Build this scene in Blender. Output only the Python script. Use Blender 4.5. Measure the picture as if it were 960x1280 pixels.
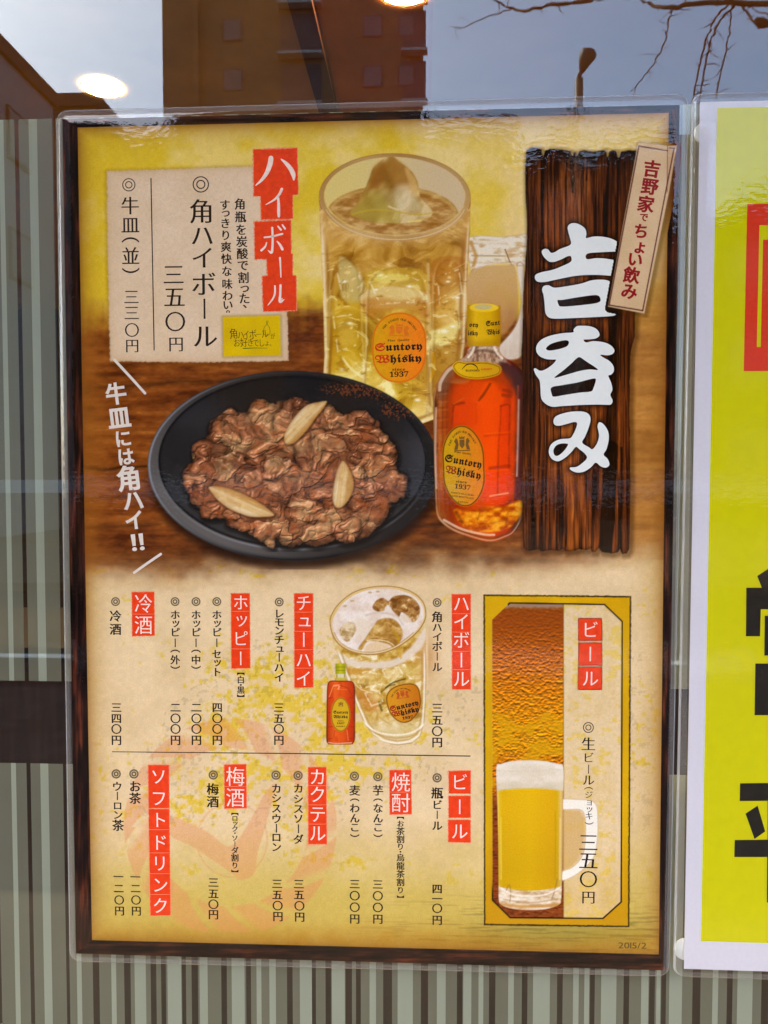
import bpy, math, random
import numpy as np
from mathutils import Vector

random.seed(7)
SC = bpy.context.scene
for o in list(bpy.data.objects):
    bpy.data.objects.remove(o)
COL = SC.collection
R = math.radians

# ------------------------------------------------------------------ camera
F_PX = 1000.0                       # focal length in pixels of the 960 px wide photograph
ZC = 1.5                            # height of the poster's middle above the pavement
CAM = np.array([0.0397, -0.5529, 0.0470 + ZC])
PITCH, YAW, ROLL = R(-2.385), R(2.784), R(0.013)
cd = bpy.data.cameras.new("camera")
cam = bpy.data.objects.new("camera", cd)
COL.objects.link(cam)
cam.location = CAM
cam.rotation_mode = 'XYZ'
cam.rotation_euler = (R(90) + PITCH, 0, YAW)
cd.sensor_fit = 'HORIZONTAL'
cd.sensor_width = 36.0
cd.lens = 36.0 * F_PX / 960.0
cd.clip_start = 0.01
cd.clip_end = 2000
SC.camera = cam
SC.render.resolution_x, SC.render.resolution_y = 768, 1024

# ------------------------------------------------------------------ world, sun, exposure
SUN_EL, SUN_AZ = R(46), R(-52)      # azimuth measured from straight out of the shop, towards -x; a sun shade added above the view covers the window
sun_dir = Vector((math.sin(SUN_AZ) * math.cos(SUN_EL), -math.cos(SUN_AZ) * math.cos(SUN_EL), math.sin(SUN_EL)))
W = bpy.data.worlds.new("World")
SC.world = W
W.use_nodes = True
nt = W.node_tree
sky = nt.nodes.new('ShaderNodeTexSky')
sky.sky_type = 'NISHITA'
sky.sun_disc = False
sky.sun_elevation = SUN_EL
sky.sun_rotation = math.atan2(sun_dir.x, sun_dir.y)
sky.dust_density = 3.0
sky.air_density = 1.0
nt.links.new(sky.outputs[0], nt.nodes['Background'].inputs[0])
nt.nodes['Background'].inputs[1].default_value = 0.15
sl = bpy.data.lights.new("sun", 'SUN')
sl.energy = 2.0
sl.angle = R(0.5)
sl.color = (1.0, 0.92, 0.80)
sun = bpy.data.objects.new("sun", sl)
COL.objects.link(sun)
sun.location = (0, -10, 30)
sun.rotation_euler = sun_dir.to_track_quat('Z', 'Y').to_euler()
SC.view_settings.view_transform = 'Standard'
SC.view_settings.look = 'None'
SC.view_settings.exposure = 2.66
SC.view_settings.gamma = 1.0
SC.cycles.use_denoising = True
SC.cycles.transparent_max_bounces = 40
SC.cycles.max_bounces = 10

# ------------------------------------------------------------------ geometry of the view
def rot_m(p, y):
    cp, sp, cy, sy = math.cos(p), math.sin(p), math.cos(y), math.sin(y)
    return np.array([[cy, -sy, 0], [sy, cy, 0], [0, 0, 1]]) @ np.array([[1, 0, 0], [0, cp, -sp], [0, sp, cp]])
RM = rot_m(PITCH, YAW)

def ray(px, py):
    px = np.asarray(px, float); py = np.asarray(py, float)
    c = np.stack([(px - 480) / F_PX, np.ones_like(px), (640 - py) / F_PX], -1)
    return c @ RM.T

def on_plane(px, py, y=0.0):
    """points of the photograph on the vertical poster plane; returns (...,2) x, z"""
    d = ray(px, py)
    t = (y - CAM[1]) / d[..., 1]
    return np.stack([CAM[0] + d[..., 0] * t, CAM[2] + d[..., 2] * t], -1)

def mirrored(px, py, D):
    """a real place in the street whose mirror image in the window stands D metres off"""
    d = ray(px, py)
    d = d / d[1]
    return np.array([CAM[0] + d[0] * D, -(CAM[1] + d[1] * D), CAM[2] + d[2] * D])

# ------------------------------------------------------------------ colour and noise
def lin(c):
    c = np.clip(np.asarray(c, float) / 255.0, 0, 1)
    return np.where(c <= 0.04045, c / 12.92, ((c + 0.055) / 1.055) ** 2.4)

def L3(*c):
    return tuple(float(v) for v in lin(c))

def sst(a, b, x):
    t = np.clip((x - a) / (b - a), 0, 1)
    return t * t * (3 - 2 * t)

def hsh(ix, iy, seed):
    h = (ix.astype(np.int64) * 374761393 + iy.astype(np.int64) * 668265263 + seed * 1274126177) & 0xffffffff
    h = ((h ^ (h >> 13)) * 1274126177) & 0xffffffff
    return ((h ^ (h >> 16)) & 0xffffff) / float(0xffffff)

def vn(x, y, seed):
    ix = np.floor(x); iy = np.floor(y)
    fx = x - ix; fy = y - iy
    fx = fx * fx * fx * (fx * (fx * 6 - 15) + 10); fy = fy * fy * fy * (fy * (fy * 6 - 15) + 10)
    a = hsh(ix, iy, seed); b = hsh(ix + 1, iy, seed); c = hsh(ix, iy + 1, seed); d = hsh(ix + 1, iy + 1, seed)
    return (a + (b - a) * fx) * (1 - fy) + (c + (d - c) * fx) * fy

def fbm(x, y, octs=4, seed=1, gain=0.5):
    s = 0; a = 1; n = 0
    for k in range(octs):
        s = s + a * vn(x * 2 ** k + 17.3 * k, y * 2 ** k - 9.1 * k, seed + k)
        n += a; a *= gain
    return s / n

def worley(x, y, seed):
    ix = np.floor(x); iy = np.floor(y)
    f1 = np.full(x.shape, 9.0); f2 = np.full(x.shape, 9.0); cid = np.zeros(x.shape)
    for dx in (-1, 0, 1):
        for dy in (-1, 0, 1):
            cx, cy = ix + dx, iy + dy
            px = cx + hsh(cx, cy, seed); py = cy + hsh(cx, cy, seed + 5)
            d = np.hypot(x - px, y - py)
            nearer = d < f1
            f2 = np.where(nearer, f1, np.minimum(f2, d))
            cid = np.where(nearer, hsh(cx, cy, seed + 9), cid)
            f1 = np.where(nearer, d, f1)
    return f1, f2, cid

def spline(pts, n=8, closed=True):
    p = np.asarray(pts, float); m = len(p); out = []
    rng = range(m) if closed else range(m - 1)
    for i in rng:
        if closed:
            a, b, c, d = p[(i - 1) % m], p[i], p[(i + 1) % m], p[(i + 2) % m]
        else:
            a, b, c, d = p[max(i - 1, 0)], p[i], p[i + 1], p[min(i + 2, m - 1)]
        for k in range(n):
            t = k / n
            out.append(0.5 * ((2 * b) + (c - a) * t + (2 * a - 5 * b + 4 * c - d) * t * t + (3 * b - a - 3 * c + d) * t ** 3))
    if not closed:
        out.append(p[-1])
    return np.array(out)

def ellipse(cx, cy, rx, ry, rot=0.0, n=64, a0=0, a1=360):
    t = np.radians(np.linspace(a0, a1, n, endpoint=(a1 - a0) % 360 != 0))
    c, s = math.cos(R(rot)), math.sin(R(rot))
    x, y = rx * np.cos(t), ry * np.sin(t)
    return np.stack([cx + x * c - y * s, cy + x * s + y * c], -1)

def sdf(poly, X, Y):
    poly = np.asarray(poly, float)
    d2 = np.full(X.shape, 1e12); inside = np.zeros(X.shape, bool)
    n = len(poly)
    for i in range(n):
        ax, ay = poly[i]; bx, by = poly[(i + 1) % n]
        ex, ey = bx - ax, by - ay
        l2 = ex * ex + ey * ey
        if l2 < 1e-12:
            continue
        wx, wy = X - ax, Y - ay
        t = np.clip((wx * ex + wy * ey) / l2, 0, 1)
        d2 = np.minimum(d2, (wx - ex * t) ** 2 + (wy - ey * t) ** 2)
        if ay != by:
            cond = ((ay > Y) != (by > Y)) & (X < ex * (Y - ay) / ey + ax)
            inside ^= cond
    d = np.sqrt(d2)
    return np.where(inside, -d, d)

def line_d(pts, X, Y):
    d2 = np.full(X.shape, 1e12)
    for (ax, ay), (bx, by) in zip(pts[:-1], pts[1:]):
        ex, ey = bx - ax, by - ay
        l2 = ex * ex + ey * ey + 1e-9
        t = np.clip(((X - ax) * ex + (Y - ay) * ey) / l2, 0, 1)
        d2 = np.minimum(d2, (X - ax - ex * t) ** 2 + (Y - ay - ey * t) ** 2)
    return np.sqrt(d2)

class Ink:
    """a sheet of printed colour: a grid of points on the poster (photograph pixels) with colour and coverage"""
    def __init__(s, box=None, step=1.0, quad=None, nu=0, nv=0):
        s.boxed = quad is None
        if quad is None:
            x0, y0, x1, y1 = box
            xs = np.arange(x0, x1 + step * .5, step); ys = np.arange(y0, y1 + step * .5, step)
            s.X, s.Y = np.meshgrid(xs, ys)
        else:
            q = np.asarray(quad, float)
            u, v = np.meshgrid(np.linspace(0, 1, nu), np.linspace(0, 1, nv))
            g = (q[0] * ((1 - u) * (1 - v))[..., None] + q[1] * (u * (1 - v))[..., None]
                 + q[2] * (u * v)[..., None] + q[3] * ((1 - u) * v)[..., None])
            s.X, s.Y = g[..., 0], g[..., 1]
        s.C = np.zeros(s.X.shape + (3,)); s.A = np.zeros(s.X.shape)
    def put(s, col, m):
        """lay a colour over what is there with coverage m"""
        m = np.clip(m, 0, 1)
        col = np.asarray(col, float)
        if col.ndim == 1:
            col = col[None, None, :]
        A = m + s.A * (1 - m)
        k = np.where(A > 1e-6, m / np.maximum(A, 1e-6), 1)[..., None]
        s.C = s.C * (1 - k) + col * k
        s.A = A
    def tint(s, col, m):
        m = np.clip(m, 0, 1)[..., None]
        s.C = s.C * (1 - m) + np.asarray(col, float) * m
    def fill(s, poly, col, soft=0.6):
        d = sdf(poly, s.X, s.Y)
        s.put(col, sst(soft, -soft, d))
        return d
    def dab(s, poly, col, soft=0.6, k=1.0):
        """paint only inside what is there"""
        d = sdf(poly, s.X, s.Y)
        s.tint(col, sst(soft, -soft, d) * k)
        return d
    def stroke(s, pts, w, col, k=1.0, soft=0.6):
        d = line_d(pts, s.X, s.Y) - w / 2
        s.tint(col, sst(soft, -soft, d) * k)

def mixc(a, b, t):
    return np.asarray(a, float) * (1 - t[..., None]) + np.asarray(b, float) * t[..., None]

def ramp(t, stops):
    t = np.asarray(t); ks = [k for k, _ in stops]
    return np.stack([np.interp(t, ks, [c[i] for _, c in stops]) for i in range(3)], -1)

# ------------------------------------------------------------------ materials
def new_mat(name):
    m = bpy.data.materials.new(name); m.use_nodes = True
    return m, m.node_tree, m.node_tree.nodes['Principled BSDF']

def link(t, a, b):
    t.links.new(a, b)

def mat_ink():
    m, t, p = new_mat("printed_ink")
    a = t.nodes.new('ShaderNodeVertexColor'); a.layer_name = "ink"
    n = t.nodes.new('ShaderNodeTexNoise'); n.inputs['Scale'].default_value = 900
    g = t.nodes.new('ShaderNodeTexCoord'); link(t, g.outputs['Object'], n.inputs['Vector'])
    mr = t.nodes.new('ShaderNodeMapRange'); mr.inputs[1].default_value = .3; mr.inputs[2].default_value = .7
    mr.inputs[3].default_value = .94; mr.inputs[4].default_value = 1.06
    link(t, n.outputs[0], mr.inputs[0])
    mx = t.nodes.new('ShaderNodeMix'); mx.data_type = 'RGBA'; mx.blend_type = 'MULTIPLY'; mx.inputs['Factor'].default_value = 1
    link(t, a.outputs[0], mx.inputs['A']); link(t, mr.outputs[0], mx.inputs['B'])
    link(t, mx.outputs['Result'], p.inputs['Base Color'])
    p.inputs['Roughness'].default_value = .85; p.inputs['Specular IOR Level'].default_value = 0.0
    return m

def mat_flat(name, rgb, rough=.85, spec=0.0, var=.08, scale=400, bump=0.0, metallic=0.0):
    """one plain colour, gently uneven"""
    m, t, p = new_mat(name)
    n = t.nodes.new('ShaderNodeTexNoise'); n.inputs['Scale'].default_value = scale; n.inputs['Detail'].default_value = 4
    g = t.nodes.new('ShaderNodeTexCoord'); link(t, g.outputs['Object'], n.inputs['Vector'])
    mr = t.nodes.new('ShaderNodeMapRange'); mr.inputs[1].default_value = .3; mr.inputs[2].default_value = .7
    mr.inputs[3].default_value = 1 - var; mr.inputs[4].default_value = 1 + var
    link(t, n.outputs[0], mr.inputs[0])
    mx = t.nodes.new('ShaderNodeMix'); mx.data_type = 'RGBA'; mx.blend_type = 'MULTIPLY'; mx.inputs['Factor'].default_value = 1
    mx.inputs['A'].default_value = (*L3(*rgb), 1); link(t, mr.outputs[0], mx.inputs['B'])
    link(t, mx.outputs['Result'], p.inputs['Base Color'])
    p.inputs['Roughness'].default_value = rough; p.inputs['Specular IOR Level'].default_value = spec
    p.inputs['Metallic'].default_value = metallic
    if bump:
        b = t.nodes.new('ShaderNodeBump'); b.inputs['Strength'].default_value = bump; b.inputs['Distance'].default_value = .01
        link(t, n.outputs[0], b.inputs['Height']); link(t, b.outputs[0], p.inputs['Normal'])
    return m

def mat_sheet(name, ior, tint, milk=0.0, milk_rgb=(225, 228, 230), rough=.01, bumps=(), refl=(1, 1, 1)):
    """clear glossy sheet: see-through body with a Fresnel reflection; milk adds a whitish haze of its own"""
    m = bpy.data.materials.new(name); m.use_nodes = True
    t = m.node_tree; t.nodes.clear()
    out = t.nodes.new('ShaderNodeOutputMaterial')
    tr = t.nodes.new('ShaderNodeBsdfTransparent'); tr.inputs[0].default_value = (*tint, 1)
    gl = t.nodes.new('ShaderNodeBsdfGlossy'); gl.inputs['Roughness'].default_value = rough; gl.inputs['Color'].default_value = (*refl, 1)
    fr = t.nodes.new('ShaderNodeFresnel')      # same reflectance from both sides of a thin sheet
    ge = t.nodes.new('ShaderNodeNewGeometry'); mr = t.nodes.new('ShaderNodeMapRange')
    mr.inputs[3].default_value = ior; mr.inputs[4].default_value = 1.0 / ior
    link(t, ge.outputs['Backfacing'], mr.inputs[0]); link(t, mr.outputs[0], fr.inputs[0])
    mix = t.nodes.new('ShaderNodeMixShader')
    body = tr.outputs[0]
    if milk:
        df = t.nodes.new('ShaderNodeBsdfDiffuse'); df.inputs[0].default_value = (*L3(*milk_rgb), 1)
        m2 = t.nodes.new('ShaderNodeMixShader'); m2.inputs[0].default_value = milk
        link(t, tr.outputs[0], m2.inputs[1]); link(t, df.outputs[0], m2.inputs[2]); body = m2.outputs[0]
    if bumps:
        g = t.nodes.new('ShaderNodeTexCoord'); prev = None
        for sc, st, det in bumps:
            n = t.nodes.new('ShaderNodeTexNoise'); n.inputs['Scale'].default_value = sc; n.inputs['Detail'].default_value = det
            mp = t.nodes.new('ShaderNodeMapping'); mp.inputs['Scale'].default_value = (1, 1, 1.6)
            link(t, g.outputs['Object'], mp.inputs[0]); link(t, mp.outputs[0], n.inputs['Vector'])
            b = t.nodes.new('ShaderNodeBump'); b.inputs['Distance'].default_value = st; b.inputs['Strength'].default_value = 1
            link(t, n.outputs[0], b.inputs['Height'])
            if prev: link(t, prev.outputs[0], b.inputs['Normal'])
            prev = b
        link(t, prev.outputs[0], gl.inputs['Normal']); link(t, prev.outputs[0], fr.inputs['Normal'])
    link(t, fr.outputs[0], mix.inputs[0]); link(t, body, mix.inputs[1]); link(t, gl.outputs[0], mix.inputs[2])
    link(t, mix.outputs[0], out.inputs[0])
    return m

INK = mat_ink()
M_TEXT = mat_flat("black_ink", (40, 24, 17))
M_MAROON = mat_flat("maroon_ink", (150, 25, 30))
M_RED = mat_flat("red_stamp_ink", (234, 64, 22), var=.10, scale=260)
M_REDEDGE = mat_flat("pale_red_ink", (236, 140, 100), var=.1)
M_WHITE = mat_flat("pale_pink_ink", (244, 222, 205))
M_BRUSHW = mat_flat("white_brush_ink", (233, 234, 228), var=.02)
M_GREY = mat_flat("grey_brown_ink", (112, 96, 74))

# ------------------------------------------------------------------ objects
def tag(o, label=None, cat=None, group=None, kind=None):
    if label: o["label"] = label
    if cat: o["category"] = cat
    if group: o["group"] = group
    if kind: o["kind"] = kind
    return o

def empty(name, loc, **k):
    o = bpy.data.objects.new(name, None); COL.objects.link(o); o.location = loc; o.empty_display_size = .05
    return tag(o, **k)

def put(name, verts, faces, mats, parent=None, fm=None, smooth=False, colors=None):
    me = bpy.data.meshes.new(name)
    verts = np.asarray(verts, np.float64)
    if parent is not None:
        verts = verts - np.array(parent_origin(parent))
    me.from_pydata(verts.tolist(), [], [list(map(int, f)) for f in faces])
    if not isinstance(mats, (list, tuple)): mats = [mats]
    for m in mats: me.materials.append(m)
    if fm is not None: me.polygons.foreach_set('material_index', np.asarray(fm, np.int32))
    if smooth: me.polygons.foreach_set('use_smooth', [True] * len(me.polygons))
    me.update()
    o = bpy.data.objects.new(name, me); COL.objects.link(o)
    if parent is not None: o.parent = parent
    return o

def parent_origin(p):
    v = Vector((0, 0, 0))
    while p is not None:
        v += p.location; p = p.parent
    return v

LAYER = 0.000012
def fast_mesh(name, verts, quads, mat, parent, colors):
    me = bpy.data.meshes.new(name)
    verts = verts - np.array(parent_origin(parent))
    me.vertices.add(len(verts)); me.vertices.foreach_set('co', verts.astype(np.float32).ravel())
    n = len(quads)
    me.loops.add(n * 4); me.loops.foreach_set('vertex_index', quads.astype(np.int32).ravel())
    me.polygons.add(n); me.polygons.foreach_set('loop_start', np.arange(0, 4 * n, 4, dtype=np.int32))
    me.update(calc_edges=True)
    at = me.attributes.new("ink", 'FLOAT_COLOR', 'POINT'); at.data.foreach_set('color', colors.astype(np.float32).ravel())
    me.materials.append(mat); me.validate()
    o = bpy.data.objects.new(name, me); COL.objects.link(o); o.parent = parent
    return o

PLATE = {}          # the whole printed sheet as one picture, so that soft edges blend into the ink already there
def bil_sample(arr, x0, y0, st, X, Y):
    h, w = arr.shape[:2]
    u = np.clip((X - x0) / st, 0, w - 1.001); v = np.clip((Y - y0) / st, 0, h - 1.001)
    i = u.astype(int); j = v.astype(int); fu = u - i; fv = v - j
    if arr.ndim == 3: fu = fu[..., None]; fv = fv[..., None]
    return (arr[j, i] * (1 - fu) + arr[j, i + 1] * fu) * (1 - fv) + (arr[j + 1, i] * (1 - fu) + arr[j + 1, i + 1] * fu) * fv

def start_plate(k, x0, y0, st):
    PLATE.update(C=k.C, x0=x0, y0=y0, st=st)

def blend_down(k):
    P = PLATE
    bg = bil_sample(P['C'], P['x0'], P['y0'], P['st'], k.X, k.Y)
    a = np.clip(k.A, 0, 1)[..., None]
    k.C = bg * (1 - a) + k.C * a
    x0, y0, x1, y1 = k.X[0, 0], k.Y[0, 0], k.X[-1, -1], k.Y[-1, -1]
    st = k.X[0, 1] - k.X[0, 0]
    i0 = max(int(math.ceil((x0 - P['x0']) / P['st'])), 0); i1 = min(int((x1 - P['x0']) / P['st']), P['C'].shape[1] - 1)
    j0 = max(int(math.ceil((y0 - P['y0']) / P['st'])), 0); j1 = min(int((y1 - P['y0']) / P['st']), P['C'].shape[0] - 1)
    gx, gy = np.meshgrid(P['x0'] + P['st'] * np.arange(i0, i1 + 1), P['y0'] + P['st'] * np.arange(j0, j1 + 1))
    c = bil_sample(k.C, x0, y0, st, gx, gy); m = bil_sample(k.A, x0, y0, st, gx, gy) > .01
    P['C'][j0:j1 + 1, i0:i1 + 1][m] = c[m]

def print_ink(name, inks, parent, layer):
    if PLATE:
        for k in (inks if isinstance(inks, list) else [inks]):
            if k.boxed: blend_down(k)
    V, Q, C = [], [], []; base = 0
    for k in (inks if isinstance(inks, list) else [inks]):
        h, w = k.X.shape
        a = k.A
        cell = np.maximum(np.maximum(a[:-1, :-1], a[1:, :-1]), np.maximum(a[:-1, 1:], a[1:, 1:])) > .01
        idx = np.arange(h * w).reshape(h, w)
        q = np.stack([idx[1:, :-1][cell], idx[1:, 1:][cell], idx[:-1, 1:][cell], idx[:-1, :-1][cell]], -1)
        used = np.unique(q); rem = np.full(h * w, -1); rem[used] = np.arange(len(used))
        y = -layer * LAYER
        xz = on_plane(k.X.ravel()[used], k.Y.ravel()[used], y)
        V.append(np.stack([xz[:, 0], np.full(len(used), y), xz[:, 1]], -1))
        Q.append(rem[q] + base)
        lum = k.C.mean(-1, keepdims=True)
        c = lum + (k.C - lum) * 1.09; c = 150 + (c - 150) * 1.05 - 3      # the press: a little richer than the swatches
        c = lin(np.clip(c, 0, 255)).reshape(-1, 3)[used]
        C.append(np.concatenate([c, np.ones((len(used), 1))], -1)); base += len(used)
    return fast_mesh(name, np.concatenate(V), np.concatenate(Q), INK, parent, np.concatenate(C))

from mathutils.geometry import tessellate_polygon
def poly_tris(loops):
    """triangulate outline with holes -> verts (2D), tris"""
    vl = [[Vector((p[0], p[1], 0)) for p in l] for l in loops]
    tris = tessellate_polygon(vl)
    return np.concatenate([np.asarray(l, float) for l in loops]), np.array(tris)

def flat_px(name, shapes, mat, parent, layer):
    """shapes: list of polygons (photograph pixels), each a list of loops or a single loop -> one flat printed mesh"""
    V, T = [], []; b = 0
    for s in shapes:
        loops = s if isinstance(s, list) and np.asarray(s[0]).ndim == 2 else [s]
        v, t = poly_tris(loops); V.append(v); T.append(t + b); b += len(v)
    V = np.concatenate(V); y = -layer * LAYER
    xz = on_plane(V[:, 0], V[:, 1], y)
    return put(name, np.stack([xz[:, 0], np.full(len(V), y), xz[:, 1]], -1), np.concatenate(T), mat, parent)

# ------------------------------------------------------------------ lettering
GC = {}
def glyph(ch, ox=0.0, oy=0.0):
    key = (ch, ox, oy)
    if key in GC: return GC[key]
    if ch not in GC:
        c = bpy.data.curves.new("lettering", 'FONT'); c.body = ch; c.resolution_u = 4
        o = bpy.data.objects.new("lettering", c); COL.objects.link(o)
        d = bpy.context.evaluated_depsgraph_get()
        m = o.evaluated_get(d).to_mesh()
        v = np.array([p.co[:2] for p in m.vertices]).reshape(-1, 2)
        f = [list(p.vertices) for p in m.polygons]
        adv = 1.0
        o.evaluated_get(d).to_mesh_clear()
        bpy.data.objects.remove(o); bpy.data.curves.remove(c)
        # weld doubles
        kx = {}; rm = []
        nv = []
        for p in v:
            k = (round(p[0], 4), round(p[1], 4))
            if k not in kx: kx[k] = len(nv); nv.append(p)
            rm.append(kx[k])
        f = [[rm[i] for i in q] for q in f]; f = [q for q in f if len(set(q)) == len(q)]
        GC[ch] = (np.array(nv).reshape(-1, 2), f)
    v, f = GC[ch]
    if ox or oy:
        cnt = {}
        for q in f:
            for a, b in zip(q, q[1:] + q[:1]):
                k = (min(a, b), max(a, b)); cnt.setdefault(k, []).append((a, b, q))
        acc = np.zeros_like(v); acc2 = [[] for _ in v]
        for k, l in cnt.items():
            if len(l) == 1:
                a, b, q = l[0]
                e = v[b] - v[a]; n = np.array([e[1], -e[0]]); ln = np.hypot(*n)
                if ln < 1e-9: continue
                n /= ln
                cen = v[q].mean(0)
                if np.dot(n, cen - v[a]) > 0: n = -n
                acc2[a].append(n); acc2[b].append(n)
        v2 = v.copy()
        for i, ns in enumerate(acc2):
            if ns:
                s = sum(ns)
                l = np.hypot(*s)
                if l > .3:
                    m = s / l; dt = max(.6, float(np.dot(m, ns[0])))
                    v2[i] += np.array([ox, oy]) * m / dt
        v = v2
    GC[key] = (v, f)
    return GC[key]

ROT = set("ー（）【】()〜")
SMALL = set("ッャュョっゃゅょ")
def px_scale(x, y):
    a = on_plane(x - 5, y, 0.0); b = on_plane(x + 5, y, 0.0)
    return (b[0] - a[0]) / 10

def letters(name, items, mat, parent, layer, ox=0.004, oy=-0.010):
    """items: (char, x, y, size, rotation degrees, x stretch); positions in photograph pixels, set upright on the poster"""
    V, Fs = [], []; b = 0; y = -layer * LAYER
    for it in items:
        ch, x, yy, s = it[:4]
        rot = R(it[4]) if len(it) > 4 else 0.0
        sx = it[5] if len(it) > 5 else 1.0
        v, f = glyph(ch, ox, oy)
        if not len(v): continue
        p = v - np.array([.5, .38])
        if (it[6] if len(it) > 6 else False) or ch in "（）【】、。":
            lo, hi = v.min(0), v.max(0); p = v - (lo + hi) / 2
        if ch in ROT and not (len(it) > 6 and it[6]):
            p = np.stack([p[:, 1], -p[:, 0]], -1)
        elif ch in SMALL: p = p + np.array([.06, .06])
        p = p * np.array([sx, 1.0])
        p = np.stack([p[:, 0] * math.cos(rot) - p[:, 1] * math.sin(rot), p[:, 0] * math.sin(rot) + p[:, 1] * math.cos(rot)], -1)
        c = on_plane(x, yy, y); k = px_scale(x, yy) * s
        q = c + p * k
        V.append(np.stack([q[:, 0], np.full(len(q), y), q[:, 1]], -1))
        Fs += [[i + b for i in g] for g in f]; b += len(q)
    return put(name, np.concatenate(V), Fs, mat, parent)

def column(text, x, ys, size, rot=0.0, sx=1.0):
    n = len(text)
    if np.ndim(x) == 0: xs = [x] * n
    elif len(x) == 2 and n != 2: xs = [x[0] + (x[1] - x[0]) * (ys[i] - ys[0]) / (ys[-1] - ys[0]) for i in range(n)]
    else: xs = x
    sz = [size] * n if np.ndim(size) == 0 else size
    return [(ch, xs[i], ys[i], sz[i], rot, sx) for i, ch in enumerate(text)]

def ring_mark(x, y, d, w, mat_name=None):
    """double circle bullet as loops"""
    r = d / 2
    a = [ellipse(x, y, r, r, n=32), ellipse(x, y, r - w, r - w, n=32)]
    b = [ellipse(x, y, r * .56, r * .56, n=24), ellipse(x, y, r * .56 - w, r * .56 - w, n=24)]
    return [a, b]

def taper(pts, ws, n=6):
    """brush stroke outline: centre points with widths"""
    c = spline(np.concatenate([np.asarray(pts, float), np.asarray(ws, float)[:, None]], -1), n, closed=False)
    p, w = c[:, :2], np.maximum(c[:, 2], .3) / 2
    t = np.gradient(p, axis=0); t /= np.maximum(np.hypot(t[:, 0], t[:, 1]), 1e-9)[:, None]
    nrm = np.stack([-t[:, 1], t[:, 0]], -1)
    a = p + nrm * w[:, None]; b = (p - nrm * w[:, None])[::-1]
    def cap(c0, d, r):
        ang = math.atan2(d[1], d[0])
        return np.array([[c0[0] + r * math.cos(ang + s), c0[1] + r * math.sin(ang + s)] for s in (R(54), R(18), R(-18), R(-54))])
    e = cap(p[-1], t[-1], w[-1]); s = cap(p[0], -t[0], w[0])
    return np.concatenate([a, e, b, s])

def ragged(poly, amp=.7, step=1.6, seed=3):
    """torn edge: resample an outline and jitter it"""
    rs = np.random.RandomState(seed); p = np.asarray(poly, float); out = []
    for i in range(len(p)):
        a, b = p[i], p[(i + 1) % len(p)]; L = np.hypot(*(b - a)); n = max(int(L / step), 1)
        nv = np.array([b[1] - a[1], a[0] - b[0]]) / max(L, 1e-6)
        for k in range(n):
            out.append(a + (b - a) * k / n + nv * rs.uniform(-amp, amp) * .5)
    return np.array(out)

# ================================================================== THE STREET AND THE SHOP
M_PAVE = mat_flat("paving", (84, 74, 62), .9, .2, .2, 3)
M_ASPH = mat_flat("asphalt", (50, 50, 52), .9, .0, .2, 6)
M_LINE = mat_flat("road_paint", (215, 215, 210), .8, .2)
M_BRICKISH = mat_flat("brown_tile_wall", (150, 116, 82), .8, .2, .12, 2)
M_DARKWALL = mat_flat("dark_grey_wall", (104, 96, 92), .8, .2, .12, 1)
M_GREYWALL = mat_flat("grey_rendered_wall", (158, 152, 150), .8, .2, .12, 1)
M_TAN = mat_flat("tan_wall", (96, 84, 72), .8, .2, .15, 1)
M_PALE = mat_flat("pale_concrete", (190, 186, 178), .8, .2, .1, 2)
M_PANE = mat_flat("curtained_window_glass", (120, 118, 112), .3, .3, .1, 1)
M_ROOF = mat_flat("dark_roof_tiles", (60, 58, 58), .8, .2, .2, 4)
M_BARK = mat_flat("brown_bark", (92, 66, 40), .9, .1, .3, 30)
M_STEEL = mat_flat("painted_steel", (92, 72, 48), .5, .4)
M_WHITESTEEL = mat_flat("white_painted_steel", (225, 225, 222), .4, .4)

def boxv(x0, x1, y0, y1, z0, z1):
    v = [(x, y, z) for x in (x0, x1) for y in (y0, y1) for z in (z0, z1)]
    f = [(0, 1, 3, 2), (4, 6, 7, 5), (0, 4, 5, 1), (2, 3, 7, 6), (0, 2, 6, 4), (1, 5, 7, 3)]
    return v, f

class MB:
    def __init__(s): s.v = []; s.f = []; s.m = []
    def box(s, x0, x1, y0, y1, z0, z1, m=0):
        v, f = boxv(x0, x1, y0, y1, z0, z1); b = len(s.v)
        s.v += v; s.f += [[i + b for i in q] for q in f]; s.m += [m] * 6; return s
    def tube(s, pts, rad, n=8, m=0):
        pts = [Vector(p) for p in pts]; b = len(s.v)
        rad = [rad] * len(pts) if np.ndim(rad) == 0 else rad
        for i, p in enumerate(pts):
            t = (pts[min(i + 1, len(pts) - 1)] - pts[max(i - 1, 0)]).normalized()
            a = t.orthogonal().normalized(); c = t.cross(a)
            for k in range(n):
                an = 2 * math.pi * k / n
                s.v.append(tuple(p + (a * math.cos(an) + c * math.sin(an)) * rad[i]))
        for i in range(len(pts) - 1):
            for k in range(n):
                s.f.append([b + i * n + k, b + i * n + (k + 1) % n, b + (i + 1) * n + (k + 1) % n, b + (i + 1) * n + k]); s.m.append(m)
        s.f.append([b + k for k in range(n)][::-1]); s.f.append([b + (len(pts) - 1) * n + k for k in range(n)]); s.m += [m, m]
        return s
    def build(s, name, mats, parent=None, smooth=False):
        return put(name, s.v, s.f, mats, parent, s.m, smooth)

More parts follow.
